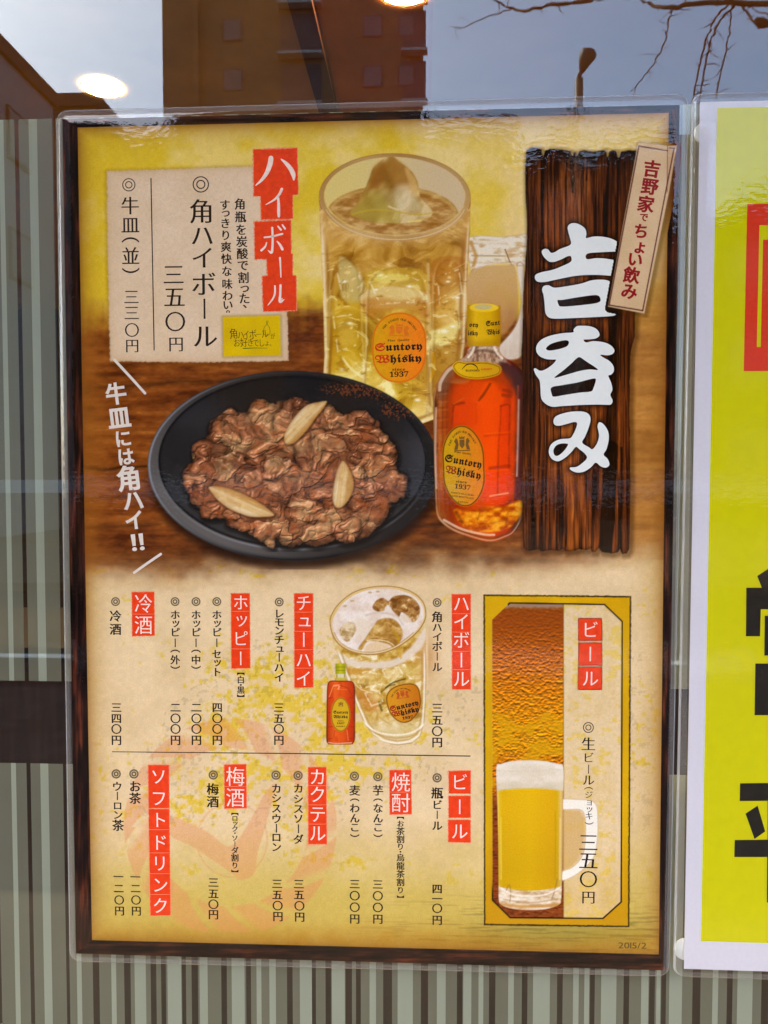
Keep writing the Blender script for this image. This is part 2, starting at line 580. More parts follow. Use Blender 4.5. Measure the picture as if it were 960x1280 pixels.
tag(MB().box(-80, 80, -2.3, 12, -.3, 0).build("pavement", M_PAVE), kind="structure")
tag(MB().box(-80, 80, -11.0, -2.3, -.3, -.12).build("road", M_ASPH), kind="structure")
mk = MB()
for i in range(-12, 13): mk.box(i * 6, i * 6 + 3, -6.8, -6.65, -.119, -.114)
tag(mk.build("road_marking", M_LINE), kind="structure")
tag(MB().box(-80, 80, -13.5, -11.0, -.3, 0).build("far_pavement", M_PAVE), kind="structure")
tag(MB().box(-400, 400, -500, -13.5, -.3, -.02).build("ground", M_PAVE), kind="structure")

# --- the tall apartment block across the street
def apartment():
    D = 50.0
    xl = mirrored(203, 60, D)[0]; xr = mirrored(529, 60, D)[0]; yf = mirrored(300, 60, D)[1]
    b = empty("apartment_building", ((xl + xr) / 2, yf, 0), label="tall brown apartment block mirrored in the window above the menu poster", cat="building")
    H = 52.0
    MB().box(xl, xr, yf - 14, yf, 0, H).build("wall", M_BRICKISH, b)
    px = lambda p: mirrored(p, 60, D)[0]
    MB().box(px(244), px(250), yf + .002, yf + .5, 0, H - .01).build("pilaster", M_BRICKISH, b)
    z0 = mirrored(300, 72, D)[2]; st = 3.0
    k0 = int(z0 // st)
    for k in range(-k0 + 1, 8):
        z = z0 + k * st
        if z + 3 > H: break
        for c, w in ((291, 1.2), (466, 1.2), (508, 1.0)):
            f = MB().box(px(c) - w / 2, px(c) + w / 2, yf + .003, yf + .06, z - 2.0, z - .7).build("window", M_DARKWALL, b)
            MB().box(px(c) - w / 2 + .08, px(c) + w / 2 - .08, yf + .061, yf + .08, z - 1.92, z - .78).build("pane", M_PANE, f)
        for c, w in ((376, 2.7), (518, 1.6)):
            MB().box(px(c) - w / 2, px(c) + w / 2, yf + .003, yf + .7, z - .16, z).build("balcony_ledge", M_PALE, b)
            MB().box(px(c) - w / 2 + .1, px(c) + w / 2 - .1, yf + .003, yf + .05, z - 2.7, z - .5).build("balcony_door", M_DARKWALL, b)
apartment()

# --- dark building running back on the left, and a lower one behind it
def side_building():
    D = 24.0
    far = mirrored(66, 116, D); H = far[2]
    b = empty("office_building", (far[0] - 4, far[1] + 6, 0), label="dark flat roofed building at the far left of the window reflection", cat="building")
    MB().box(far[0] - 9, far[0], far[1], -13.6, 0, H - .4).build("wall", M_GREYWALL, b)
    MB().box(far[0] - 9.1, far[0] + .12, far[1] - .1, -13.5, H - .4, H).build("roof", M_ROOF, b)
    for i in range(3):
        for k in range(2):
            y = far[1] + 1.5 + i * 2.6
            f = MB().box(far[0] + .002, far[0] + .06, y, y + 1.3, H - 3 - k * 3.2, H - 1.6 - k * 3.2).build("window", M_TAN, b)
            MB().box(far[0] + .061, far[0] + .08, y + .08, y + 1.22, H - 2.9 - k * 3.2, H - 1.7 - k * 3.2).build("pane", M_PANE, f)
    D = 32.0
    e = mirrored(118, 118, D)
    b = empty("brown_house", (e[0] - 6, e[1] - 3, 0), label="low brown building behind the dark one, below the left ceiling lamp", cat="building")
    MB().box(e[0] - 14, e[0], e[1] - 8, e[1], 0, e[2] - .5).build("wall", M_TAN, b)
    MB().box(e[0] - 14.2, e[0] + .2, e[1] - 8.2, e[1] + .2, e[2] - .5, e[2]).build("roof", M_ROOF, b)
side_building()

# --- row of houses that closes the street on the right
def house(px0, px1, ptop, D, gable, label):
    a = mirrored(px0, ptop, D); c = mirrored(px1, ptop, D)
    x0, x1, y, H = a[0], c[0], a[1], a[2]
    b = empty("town_house", ((x0 + x1) / 2, y - 4, 0), label=label, cat="house", group="houses across the street")
    rise = 1.2 if gable else .4
    MB().box(x0, x1, y - 8, y, 0, H - rise).build("wall", M_TAN, b)
    if gable:
        xm = (x0 + x1) / 2
        v = [(x0 - .3, y + .3, H - rise), (x1 + .3, y + .3, H - rise), (xm, y + .3, H), (x0 - .3, y - 8.3, H - rise), (x1 + .3, y - 8.3, H - rise), (xm, y - 8.3, H)]
        put("roof", v, [(0, 1, 2), (3, 5, 4), (0, 2, 5, 3), (1, 4, 5, 2), (0, 3, 4, 1)], M_ROOF, b)
    else:
        MB().box(x0 - .15, x1 + .15, y - 8.15, y + .15, H - rise, H).build("roof", M_ROOF, b)
    n = max(int((x1 - x0) / 2.6), 1)
    for k in range(3):
        for i in range(n):
            xx = x0 + (x1 - x0) * (i + .5) / n; z = H - rise - 1.9 - k * 2.9
            if z < 1: continue
            f = MB().box(xx - .6, xx + .6, y + .002, y + .06, z, z + 1.2).build("window", M_PALE, b)
            MB().box(xx - .53, xx + .53, y + .061, y + .08, z + .07, z + 1.13).build("pane", M_PANE, f)
house(120, 206, 158, 34, False, "flat roofed house low between the brown building and the apartment block")
house(530, 640, 165, 30, False, "flat roofed house beside the right edge of the apartment block")
house(640, 760, 176, 28, True, "gabled house behind the street lamp")
house(760, 880, 172, 30, False, "flat roofed house behind the hanging branches")
house(880, 1010, 236, 26, True, "lower gabled house mirrored beyond the yellow notice")
house(1010, 1180, 260, 28, False, "lowest flat roofed house at the right end of the row")
house(-260, -20, 190, 30, False, "flat roofed house at the left end of the row")

# --- street lamp
def street_lamp():
    D = 11.0
    base = mirrored(722, 300, D)
    b = empty("street_lamp", (base[0], base[1], -.0), label="brown street lamp with a drop shaped head standing against the mirrored sky", cat="street lamp")
    P = lambda x, y: tuple(mirrored(x, y, D))
    z = P(722, 98)[2]
    MB().tube([(base[0], base[1], 0), (base[0], base[1], 1.2), (base[0], base[1], 1.25), (base[0], base[1], z)], [.10, .10, .065, .055], 12).build("pole", M_STEEL, b, True)
    MB().tube([P(723, 100), P(725, 92), P(729, 84)], [.03, .03, .035], 8).build("bracket", M_STEEL, b, True)
    hd = [P(727, 90), P(729, 84), P(731, 77), P(733.5, 71), P(736, 66), P(737, 63), P(737, 61.5)]
    MB().tube(hd, [.03, .055, .085, .105, .115, .08, .02], 14).build("lamp_head", M_STEEL, b, True)
    MB().tube([P(728, 67), P(729, 74)], [.03, .03], 8).build("lamp_glass", M_WHITESTEEL, b, True)
street_lamp()

# --- bare tree whose branches hang into the top of the reflection
def tree():
    D = 9.0
    P = lambda x, y, d=D: np.array(mirrored(x, y, d))
    t0 = P(1180, 300)
    b = empty("bare_tree", (t0[0], t0[1], 0), label="leafless street tree reaching its bare branches into the top right of the window", cat="tree")
    MB().tube([(t0[0], t0[1], 0), (t0[0], t0[1], 2.0), tuple(P(1170, 100)), tuple(P(1130, -60)), tuple(P(1100, -260))], [.2, .16, .13, .09, .04], 12).build("trunk", M_BARK, b, True)
    rs = random.Random(5)
    limbs = [
        ([(1170, 100), (1080, 30), (980, 8), (900, 2), (840, 8), (812, 4), (770, -22)], .055, .016),
        ([(1130, -60), (960, -52), (820, -30), (760, -4), (700, 4), (655, 12), (630, 6), (610, -8)], .045, .010),
        ([(655, 12), (635, 12), (600, 24), (580, 33), (563, 32)], .010, .004),
        ([(842, 8), (836, 22), (833, 45), (822, 72), (806, 94), (788, 114)], .014, .006),
        ([(910, 4), (893, 26), (880, 60), (872, 95), (866, 125)], .016, .012),
        ([(918, 6), (898, 30), (886, 62), (879, 98), (874, 130)], .016, .012),
        ([(914, 4), (914, 30), (908, 62), (901, 92), (895, 118)], .012, .009),
        ([(925, 2), (938, 20), (950, 30), (966, 34)], .02, .012),
        ([(1100, -260), (1000, -300), (900, -330), (780, -320)], .05, .012),
        ([(1130, -60), (1230, -160), (1330, -230)], .07, .02),
        ([(930, 4), (950, 14), (975, 22)], .012, .006)]
    mb = MB()
    for pts, a, z in limbs:
        s = spline(np.array(pts, float), 6, closed=False)
        s = s + np.random.RandomState(len(pts)).normal(0, .8, s.shape)
        n = len(s)
        dd = [D + .35 * math.sin(i * .35 + a * 50) for i in range(n)]
        mb.tube([tuple(P(q[0], q[1], d)) for q, d in zip(s, dd)], list(np.linspace(a * .8, z * .75, n)), 7)
        for i in range(2, n - 1):
            if rs.random() < .34:
                ln = rs.uniform(5, 26); an = rs.uniform(0, 6.28)
                q = s[i]; e = q + np.array([math.cos(an), math.sin(an)]) * ln
                m = (q + e) / 2 + np.array([rs.uniform(-3, 3), rs.uniform(-3, 3)])
                mb.tube([tuple(P(*q, dd[i])), tuple(P(*m, dd[i] + .05)), tuple(P(*e, dd[i] + rs.uniform(-.2, .3)))], [z * .5 + .0015, z * .35 + .001, .0015], 5)
    mb.tube([tuple(P(944, 24)), tuple(P(952, 28)), tuple(P(962, 30))], [.03, .06, .03], 8)
    mb.build("branches", M_BARK, b, True)
tree()

# --- white board fence along the far kerb
def board_fence():
    y = -11.4
    b = empty("board_fence", (0, y, 0), label="white fence with one wide top board along the far kerb of the road", cat="fence")
    MB().box(-30, 30, y - .02, y + .02, 1.33, 1.53).build("top_board", M_WHITESTEEL, b)
    MB().box(-30, 30, y - .015, y + .015, .55, .62).build("lower_rail", M_STEEL, b)
    for i in range(-15, 16):
        MB().box(i * 2 + .66, i * 2 + .74, y - .09, y - .021, 0, 1.5).build("post", M_STEEL, b)
board_fence()

# ------------------------------------------------------------------ the shop: front wall, window, room
M_SHOPWALL = mat_flat("grey_shop_front", (150, 146, 140), .8, .2, .1, 5)
M_FRAME = mat_flat("dark_bronze_frame", (48, 42, 38), .4, .5)
def wood_mat(name, a, b, sc=(1.2, 1.2, 14)):
    m, t, p = new_mat(name)
    g = t.nodes.new('ShaderNodeTexCoord'); mp = t.nodes.new('ShaderNodeMapping'); mp.inputs['Scale'].default_value = sc
    n = t.nodes.new('ShaderNodeTexNoise'); n.inputs['Scale'].default_value = 3; n.inputs['Detail'].default_value = 6
    r = t.nodes.new('ShaderNodeValToRGB')
    r.color_ramp.elements[0].position = .3; r.color_ramp.elements[0].color = (*L3(*a), 1)
    r.color_ramp.elements[1].position = .7; r.color_ramp.elements[1].color = (*L3(*b), 1)
    link(t, g.outputs['Object'], mp.inputs[0]); link(t, mp.outputs[0], n.inputs['Vector']); link(t, n.outputs[0], r.inputs[0]); link(t, r.outputs[0], p.inputs['Base Color'])
    p.inputs['Roughness'].default_value = .7; p.inputs['Specular IOR Level'].default_value = .08
    return m
M_INWOOD = wood_mat("brown_room_wood", (106, 80, 36), (130, 100, 48))
M_REDWOOD = wood_mat("red_brown_room_wood", (106, 56, 20), (126, 68, 26))
M_DARKBEAM = wood_mat("dark_beam_wood", (50, 26, 18), (70, 38, 26))
M_INFLOOR = wood_mat("floor_wood", (176, 138, 96), (200, 164, 120), (1, 14, 1))
M_BACKWOOD = wood_mat("dark_back_wall_wood", (46, 34, 16), (62, 44, 20))
M_CEILR = wood_mat("dark_brown_ceiling_wood", (104, 72, 36), (120, 84, 44))
M_CEILL = wood_mat("dark_grey_ceiling", (92, 74, 58), (104, 84, 68))
M_CFRONT = wood_mat("red_brown_counter_wood", (46, 28, 10), (60, 38, 16), (14, 1, 1))
M_COUNTER = wood_mat("dark_counter_wood", (22, 16, 11), (32, 23, 15), (1, 14, 1))
X0, X1, Z0, Z1 = -1.9, 2.3, .35, 2.85
shop = empty("shop_front", (0, .06, 0), label="grey shop front wall around the large window", cat="shop front")
MB().box(-8, X0, -.04, .16, 0, 3.4).box(X1, 8, -.04, .16, 0, 3.4).box(X0, X1, -.04, .16, 0, Z0).box(X0, X1, -.04, .16, Z1, 3.4).box(-8, 8, -.04, 6.4, 3.401, 5.4).build("wall", M_SHOPWALL, shop)
MB().box(X0 + .001, X0 + .05, -.02, .06, Z0 + .001, Z1 - .001).box(X1 - .05, X1 - .001, -.02, .06, Z0 + .001, Z1 - .001) \
    .box(X0 + .051, X1 - .051, -.02, .06, Z0 + .001, Z0 + .05).box(X0 + .051, X1 - .051, -.02, .06, Z1 - .05, Z1 - .001).build("window_frame", M_FRAME, shop)
YG = .0022
MB().box(-7, 7, -1.25, -.041, 2.92, 3.06).build("added_sun_shade", M_WHITESTEEL, shop)  # slab added out of view to block the sun and bounce light down
M_GLASS = mat_sheet("window_glass", 1.60, (.93, .95, .94), refl=(.80, .90, .93))
pane = MB().box(X0 + .052, X1 - .052, YG, YG + .008, Z0 + .052, Z1 - .052).build("window_pane", M_GLASS)
tag(pane, "large clear shop window pane the posters are fixed to", "window pane")

CZ = 2.95
tag(MB().box(-6, 6, .17, 6.2, -.25, .002).build("shop_floor", M_INFLOOR), kind="structure")
def at_ceiling(px, py, z=CZ):
    d = ray(px, py); t = (z - CAM[2]) / d[2]
    return CAM + d * t
xb = at_ceiling(395, 70)[0]
tag(MB().box(-6, xb, .17, 6.2, CZ, CZ + .1).build("ceiling", M_INWOOD), kind="structure")

xr = at_ceiling(540, 70)[0]
tag(MB().box(xb, xr, .17, 6.2, CZ, CZ + .1).build("ceiling", M_REDWOOD), kind="structure")
tag(MB().box(xr, 6, .17, 6.2, CZ, CZ + .1).build("ceiling", M_CEILR), kind="structure")
tag(MB().box(xb - .035, xb + .035, .2, 5.9, CZ - .03, CZ - .002).build("ceiling_beam", M_DARKBEAM), "dark wooden ceiling beam running back into the shop", "beam")
rb = MB().box(-6, 1.2, 6.0, 6.2, .004, CZ - .002).build("back_wall", M_BACKWOOD); tag(rb, "dark wooden back wall on the left inside the shop", "wall")
rb = MB().box(1.2, 6, 6.0, 6.2, .004, CZ - .002).build("back_wall", M_BACKWOOD); tag(rb, "dark wooden back wall on the right inside the shop", "wall")
rb = MB().box(-6.2, -6, .17, 6.2, .004, CZ).build("side_wall", M_INWOOD); tag(rb, "brown side wall at the left end of the shop", "wall")
rb = MB().box(6, 6.2, .17, 6.2, .004, CZ).build("side_wall", M_INWOOD); tag(rb, "brown side wall at the right end of the shop", "wall")
cn = empty("counter", (0, 1.9, 0), label="dark brown wooden counter seen through the gap between the striped films", cat="counter")
MB().box(-3, 3, 1.6, 2.1, .003, 1.06).build("counter_front", M_CFRONT, cn)
MB().box(-3.02, 3.02, 1.5, 2.15, 1.061, 1.1).build("counter_top", M_COUNTER, cn)

def em_mat(name, rgb, st):
    m = bpy.data.materials.new(name); m.use_nodes = True; t = m.node_tree; t.nodes.clear()
    e = t.nodes.new('ShaderNodeEmission'); e.inputs[0].default_value = (*L3(*rgb), 1); e.inputs[1].default_value = st
    o = t.nodes.new('ShaderNodeOutputMaterial'); link(t, e.outputs[0], o.inputs[0]); return m
M_LAMP = em_mat("lamp_glow", (255, 222, 160), 500.0)
def downlight(px, py, lab, rad):
    c = at_ceiling(px, py, CZ - .004)
    b = empty("ceiling_light", (c[0], c[1], CZ - .003), label=lab, cat="ceiling light", group="ceiling lights in the shop")
    n = 40
    v = [(c[0] + rad * math.cos(2 * math.pi * k / n), c[1] + rad * math.sin(2 * math.pi * k / n), CZ - .004) for k in range(n)]
    put("diffuser", v, [list(range(n))[::-1]], M_LAMP, b)
    v = []
    for rr, zz in ((rad, CZ - .004), (rad + .006, CZ - .0046), (rad + .008, CZ - .001)):
        v += [(c[0] + rr * math.cos(2 * math.pi * k / n), c[1] + rr * math.sin(2 * math.pi * k / n), zz) for k in range(n)]
    put("trim_ring", v, [[i * n + k, i * n + (k + 1) % n, (i + 1) * n + (k + 1) % n, (i + 1) * n + k] for i in range(2) for k in range(n)], M_FRAME, b)
downlight(128, 110, "glowing round ceiling lamp to the upper left of the menu poster", .068)
downlight(506, -13, "glowing round ceiling lamp at the very top of the window above the drinking mug picture", .075)

# ------------------------------------------------------------------ striped window film on the inside of the pane
M_STL = mat_sheet("pale_film_stripe", 1.05, (.9, .92, .9), .80, (174, 175, 158), .4)
M_STM = mat_sheet("grey_film_stripe", 1.05, (.85, .85, .8), .55, (144, 139, 120), .4)
LIGHT = [(20, 26), (56, 66), (97, 103), (140, 146), (169, 183), (210, 227), (250, 260), (290, 306), (321, 327), (337, 345), (375, 390), (415, 431),
         (462, 470), (497, 516), (546, 557), (579, 589), (598, 604), (635, 642), (666, 687), (716, 723), (730, 736), (751, 770), (801, 810), (820, 825),
         (836, 852), (890, 897), (921, 940), (975, 983), (1010, 1028), (1060, 1068)]
DARK = [(-4, 3), (39, 44), (84, 88), (117, 125), (156, 164), (189, 196), (202, 208), (228, 233), (240, 248), (277, 284), (308, 314), (359, 366), (390, 395),
        (407, 414), (432, 440), (445, 451), (479, 490), (526, 535), (571, 578), (611, 619), (652, 659), (696, 703), (737, 743), (779, 786), (811, 818),
        (826, 832), (865, 875), (908, 915), (951, 960), (995, 1004), (1040, 1050)]
YF = YG + .0115
def film_x(p): return float(on_plane(p, 1275, YF)[0])
def film(name, ztop, zbot, label):
    segs = []
    per = [(film_x(a), film_x(b), 1) for a, b in LIGHT]
    gaps = [(film_x(a), film_x(b)) for a, b in DARK]
    xa, xe = gaps[0][0], gaps[-1][1]
    mb = MB()
    def quad(a, b, m, y):
        i = len(mb.v); mb.v += [(a, y, zbot), (b, y, zbot), (b, y, ztop), (a, y, ztop)]; mb.f.append([i, i + 1, i + 2, i + 3]); mb.m.append(m)
    width = xe - xa
    for rep in (-3, -2, -1, 0, 1, 2, 3):
        o = rep * width
        for (a, b), (c, d) in zip(gaps[:-1], gaps[1:]):
            u = b + o; end = c + o
            if u > X1 - .1 or end < X0 + .1: continue
            cur = u
            for la, lb, _ in per:
                if la + o >= u and lb + o <= end + 1e-6:
                    if la + o > cur: quad(cur, la + o, 1, YF)
                    quad(la + o, lb + o, 0, YF); cur = lb + o
            if end > cur: quad(cur, end, 1, YF)
    tag(mb.build(name, [M_STL, M_STM]), label, "window film", "striped films on the window")
zt = lambda y: float(on_plane(30, y, YF)[1])
film("striped_film", zt(149), zt(851), "upper striped grey window film behind the posters")
film("striped_film", zt(954), zt(2200), "lower striped grey window film below the dark gap")

# ================================================================== THE POSTERS
def sleeve(quad_px, rad, parent, margin, name="laminate_sleeve", seedoff=0.0):
    """clear laminated sheet with rounded corners whose rim slopes back to the window"""
    q = on_plane(np.array(quad_px)[:, 0], np.array(quad_px)[:, 1], 0.0)
    def rrect(inset, r, n=8):
        out = []
        m = len(q)
        P = []
        for i in range(m):   # inset corner
            a, b, c = q[i - 1], q[i], q[(i + 1) % m]
            d1 = (b - a) / np.linalg.norm(b - a); d2 = (c - b) / np.linalg.norm(c - b)
            n1 = np.array([d1[1], -d1[0]]); n2 = np.array([d2[1], -d2[0]])
            mm = n1 + n2; mm = mm / (1 + np.dot(n1, n2))
            P.append(b + mm * inset)
        for i in range(m):
            a, b, c = P[i - 1], P[i], P[(i + 1) % m]
            d1 = (b - a) / np.linalg.norm(b - a); d2 = (c - b) / np.linalg.norm(c - b)
            ctr = b - d1 * r + d2 * r
            for k in range(n + 1):
                t = k / n * math.pi / 2
                out.append(ctr - d2 * r * math.cos(t) + d1 * r * math.sin(t))
        return np.array(out)
    prof = [(0.0, rad, .0016), (.0004, rad, .0006), (.0012, rad - .0008, -.0001), (margin * .55, rad - margin * .5, -.0006), (margin * .9, max(rad - margin, .001), -.0011), (margin + .001, .0012, -.0012), (margin + .006, .0012, -.0012)]
    V = []; Fc = []; fm = []
    n = None
    for ins, r, y in prof:
        p = rrect(ins, max(r, .0012)); n = len(p)
        V += [(a, y, b) for a, b in p]
    for i in range(len(prof) - 1):
        for k in range(n):
            Fc.append([i * n + k, (i + 1) * n + k, (i + 1) * n + (k + 1) % n, i * n + (k + 1) % n]); fm.append(2 if i < 2 else (1 if i < 4 else 0))
    Fc.append([(len(prof) - 1) * n + k for k in range(n)]); fm.append(0)
    o = put(name, V, Fc, [M_LAM, M_LAMRIM, M_LAMEDGE], parent, fm)
    for p in o.data.polygons:
        p.use_smooth = len(p.vertices) == 4
    return o
M_LAM = mat_sheet("clear_laminate", 1.52, (.98, .98, .98), 0, rough=.006, bumps=((13, .00026, 0.0), (190, .000055, 3.0)))
M_LAMRIM = mat_sheet("clear_laminate_margin", 1.55, (.96, .96, .96), .10, (205, 205, 212), rough=.03, bumps=((60, .0005, 1.0),))
M_LAMEDGE = mat_sheet("milky_laminate_edge", 1.55, (.9, .92, .94), .35, (225, 228, 235), rough=.1)

poster = empty("menu_poster", (float(on_plane(464, 670)[0]), 0.0, float(on_plane(464, 1205)[1])),
               label="laminated drinks menu poster with a dark wood printed border, pictures and Japanese lettering", cat="poster")
OUT = [(78, 149), (849.5, 131), (833, 1213), (95, 1192)]
INN = [(97, 159.5), (836, 141), (823.5, 1193), (115, 1175)]

# ------------------------------------------------------------------ parchment and table
def paint_paper(k):
    X, Y = k.X, k.Y
    cream = np.array([218, 190, 152.]); yel = np.array([205, 168, 30.])
    n1 = fbm(X / 55, Y / 48, 4, 11); n2 = fbm(X / 22, Y / 18, 3, 21); n3 = fbm(X / 5, Y / 5, 3, 31)
    # top: mottled yellow
    m = np.clip((n1 * .65 + n2 * .35 - .32) * 2.9, 0, 1)
    m = np.clip(m + .35 * np.exp(-((X - 130) / 60.0) ** 2) + .3 * np.exp(-((X - 330) / 130.0) ** 2) * np.exp(-((Y - 175) / 60.0) ** 2), 0, 1)
    right = sst(480, 720, X)
    m = m * (1 - .55 * right * (1 - sst(300, 420, Y)))  # upper right paler: the laminate's reflected veil put into the ink
    pale = mixc((236, 211, 140), (236, 208, 146), right)
    top = mixc(pale, (216, 183, 36), m * .78)
    # table
    g1 = fbm(X / 80 + .15 * fbm(X / 30, Y / 30, 2, 44), Y / 6, 4, 41); g2 = fbm(X / 26, Y / 10, 4, 42); g3 = fbm(X / 6, Y / 2.4, 2, 47)
    t = np.clip((g1 * .4 + g2 * .45 + g3 * .15 - .28) * 1.9, 0, 1)
    wood = ramp(t, [(0, (84, 42, 16)), (.35, (120, 66, 28)), (.65, (144, 84, 36)), (1, (182, 118, 56))])
    for yy, dk in ((480, .3), (583, .5), (620, .2), (655, .25)):
        wood = wood * (1 - dk * np.exp(-((Y - yy - 4 * np.sin(X / 60) - 6 * (n2 - .5)) / 2.6) ** 2)[..., None])
    rgt = sst(720, 800, X)
    wood = mixc(wood, ramp(np.clip(t * .6 + .25, 0, 1), [(0, (150, 100, 48)), (1, (222, 168, 92))]), rgt * .85)
    lft = 1 - sst(100, 150, X)
    wood = mixc(wood, (176, 112, 44), lft * .55)
    wood = wood * (1 - .35 * np.exp(-(((X - 400) / 230.0) ** 2 + ((Y - 700) / 26.0) ** 2)))[..., None]
    # bottom parchment
    sp = fbm(X / 7, Y / 6, 4, 61); big = fbm(X / 40, Y / 34, 3, 62)
    blob = np.zeros(X.shape)
    for cx, cy, rx, ry, a in ((365, 858, 90, 55, 1), (300, 905, 80, 40, .9), (430, 905, 60, 40, .8), (290, 985, 110, 45, 1), (230, 950, 50, 30, .6), (520, 900, 70, 40, .5), (365, 1005, 60, 40, .8),
                              (440, 960, 120, 25, .6), (390, 1075, 50, 14, 1), (360, 1110, 70, 20, .4), (580, 860, 40, 30, .3), (800, 930, 30, 120, .5), (760, 1000, 60, 40, .35), (290, 870, 60, 22, .5)):
        blob = np.maximum(blob, a * np.exp(-(((X - cx) / rx) ** 2 + ((Y - cy) / ry) ** 2)))
    stain = sst(.40, .72, blob * .55 + (sp - .5) * 1.1 + (big - .5) * .7 + .12)
    low = mixc(mixc((229, 205, 166), (218, 192, 150), np.clip((n1 - .4) * 2, 0, 1)), (220, 188, 66), np.clip(stain * .85, 0, 1))
    low = low * (1 - .10 * sst(.62, .72, n3)[..., None] * (blob > .2)[..., None])
    bt = sst(1010, 1150, Y - 40 * (big - .5)); low = mixc(low, (196, 172, 84), bt * .85); low = mixc(low, (200, 168, 96), np.clip(np.exp(-(X - 108) / 14.0) + np.exp(-(826 - X) / 16.0), 0, 1) * .6)
    lines = fbm(X / 60, Y / 1.6, 3, 71)
    low = low * (1 - .28 * (sst(.55, .72, lines) * sst(1090, 1180, Y) * sst(380, 640, X))[..., None])
    low = mixc(low, (176, 128, 34), (sst(1140, 1185, Y) * .55 * (.5 + n2)))
    low = mixc(low, (120, 130, 70), np.exp(-(((X - 700) / 110.0) ** 2 + ((Y - 1165) / 18.0) ** 2)) * .35)
    ytop = 402 + 26 * (n2 - .5) + 20 * (fbm(X / 9, Y / 60, 2, 81) - .5) - 14 * np.exp(-((X - 380) / 60.0) ** 2)
    w1 = sst(-32, 26, Y - ytop) ; w1 = np.where(X > 700, sst(-90, 60, Y - 380 - 20 * (n2 - .5)), w1)
    w2 = sst(676, 736, Y + 20 * (n2 - .5) - 10 * np.exp(-((X - 180) / 80.0) ** 2) + 14 * sst(600, 760, X))
    k.C = mixc(mixc(top, wood, w1), low, w2)
    k.A[:] = 1
    # vignette of the printed edge
    de = -sdf(INN, X, Y)
    v = np.exp(-de / 11.0)
    k.C = mixc(k.C, (128, 80, 30), v * np.where(Y < 700, .7, .5))
    k.C = k.C * (.97 + .06 * n3)[..., None]
    # faint emblem: a ring of leaves round a pair of horns
    em = np.zeros(X.shape); sub = (X > 140) & (X < 430) & (Y > 890) & (Y < 1165)
    xs, ys = X[sub], Y[sub]; e = np.zeros(xs.shape); cx, cy = 288, 1034
    rr = np.hypot((xs - cx), (ys - cy) / 1.02); ph = np.arctan2(ys - cy, xs - cx) / (2 * math.pi)
    w = (rr - 96) / 38.0
    u = (ph * 15 + w * .85 + .10 * np.sin(ph * 30)) % 1.0
    lens = np.sin(np.clip(w, 0, 1) * math.pi) ** .6
    e = np.maximum(e, sst(.03, .09, u) * sst(.97, .60 + .20 * (1 - lens), u) * sst(.12, .3, lens) * (w > 0) * (w < 1))
    horn = spline([(208, 1020), (235, 1028), (262, 1042), (284, 1058), (300, 1046), (318, 1016), (332, 990), (346, 980), (338, 1010), (330, 1040), (322, 1066), (318, 1092), (300, 1100), (290, 1092), (270, 1078), (240, 1058), (212, 1044)], 6)
    e = np.maximum(e, sst(.8, -.8, sdf(horn, xs, ys)))
    e = np.maximum(e, sst(1.6, .4, np.abs(np.hypot((xs - 290) / 1.0, (ys - 1050) / 1.05) - 44)) * .8)
    em[sub] = e
    k.C = mixc(k.C, (216, 142, 100), em * .38)
    return k
print_ink("printed_paper", paint_paper(Ink(quad=INN, nu=520, nv=740)), poster, 0)
start_plate(paint_paper(Ink((90, 136, 842, 1198), .9)), 90, 136, .9)

def border_strip(q, along_h, seed):
    if along_h: k = Ink(quad=q, nu=520, nv=22)
    else: k = Ink(quad=q, nu=22, nv=640)
    X, Y = k.X, k.Y
    if along_h: g = fbm(X / 60 + .4 * fbm(X / 18, Y / 10, 2, seed + 3), Y / 3.2, 4, seed); h = fbm(X / 30, Y / 6, 3, seed + 9)
    else: g = fbm(X / 3.2, Y / 60 + .4 * fbm(X / 10, Y / 18, 2, seed + 3), 4, seed); h = fbm(X / 6, Y / 40, 3, seed + 9)
    t = np.clip((g * .6 + h * .4 - .3) * 2.3, 0, 1)
    k.C = ramp(t, [(0, (20, 13, 11)), (.45, (42, 25, 18)), (.72, (66, 36, 25)), (1, (98, 52, 34))])
    k.A[:] = 1
    return k
bs = [border_strip([OUT[0], OUT[1], INN[1], INN[0]], True, 5), border_strip([INN[3], INN[2], OUT[2], OUT[3]], True, 25),
      border_strip([OUT[0], INN[0], INN[3], OUT[3]], False, 45), border_strip([INN[1], OUT[1], OUT[2], INN[2]], False, 65)]
print_ink("printed_border", bs, poster, 0)

# ------------------------------------------------------------------ price panel
def price_panel():
    out = [(133.5, 214), (220, 211.5), (316, 208), (352, 207), (356, 300), (359, 392), (361, 451), (250, 453), (137.5, 451.5), (135, 330)]
    p = ragged(out, 1.3, 2.2, 4)
    k = Ink((124, 196, 372, 464), 1.2)
    d = sdf(p, k.X, k.Y)
    k.put((96, 58, 18), .30 * sst(7, 0, sdf(p, k.X - 1.5, k.Y - 2)))
    n = fbm(k.X / 30, k.Y / 30, 3, 7); f = fbm(k.X / 3, k.Y / 3, 2, 8)
    c = mixc((229, 205, 176), (219, 193, 160), n) * (.975 + .05 * f)[..., None]
    c = mixc(c, (196, 160, 120), np.exp(d / 5.0) * .5 * (d < 0))
    k.put(c, sst(.8, -.8, d))
    return print_ink("price_panel", k, poster, 1)
panel = price_panel()
it = column("牛皿（並）", (162.6, 163.5), [257, 281, 300, 320, 338], 23.5) + column("三三〇円", (164.3, 165.2), [371, 391, 412.5, 432], [20, 20, 19, 18])
it += column("角ハイボール", (251.8, 256.5), [264, 294, 322, 355, 386, 420], [32, 30, 30, 32, 30, 32])
it += column("三五〇円", (217, 220), [343, 371, 402, 430], [28, 28, 27, 20])
letters("menu_lettering", it, M_TEXT, panel, 2.5, .012, -.006)
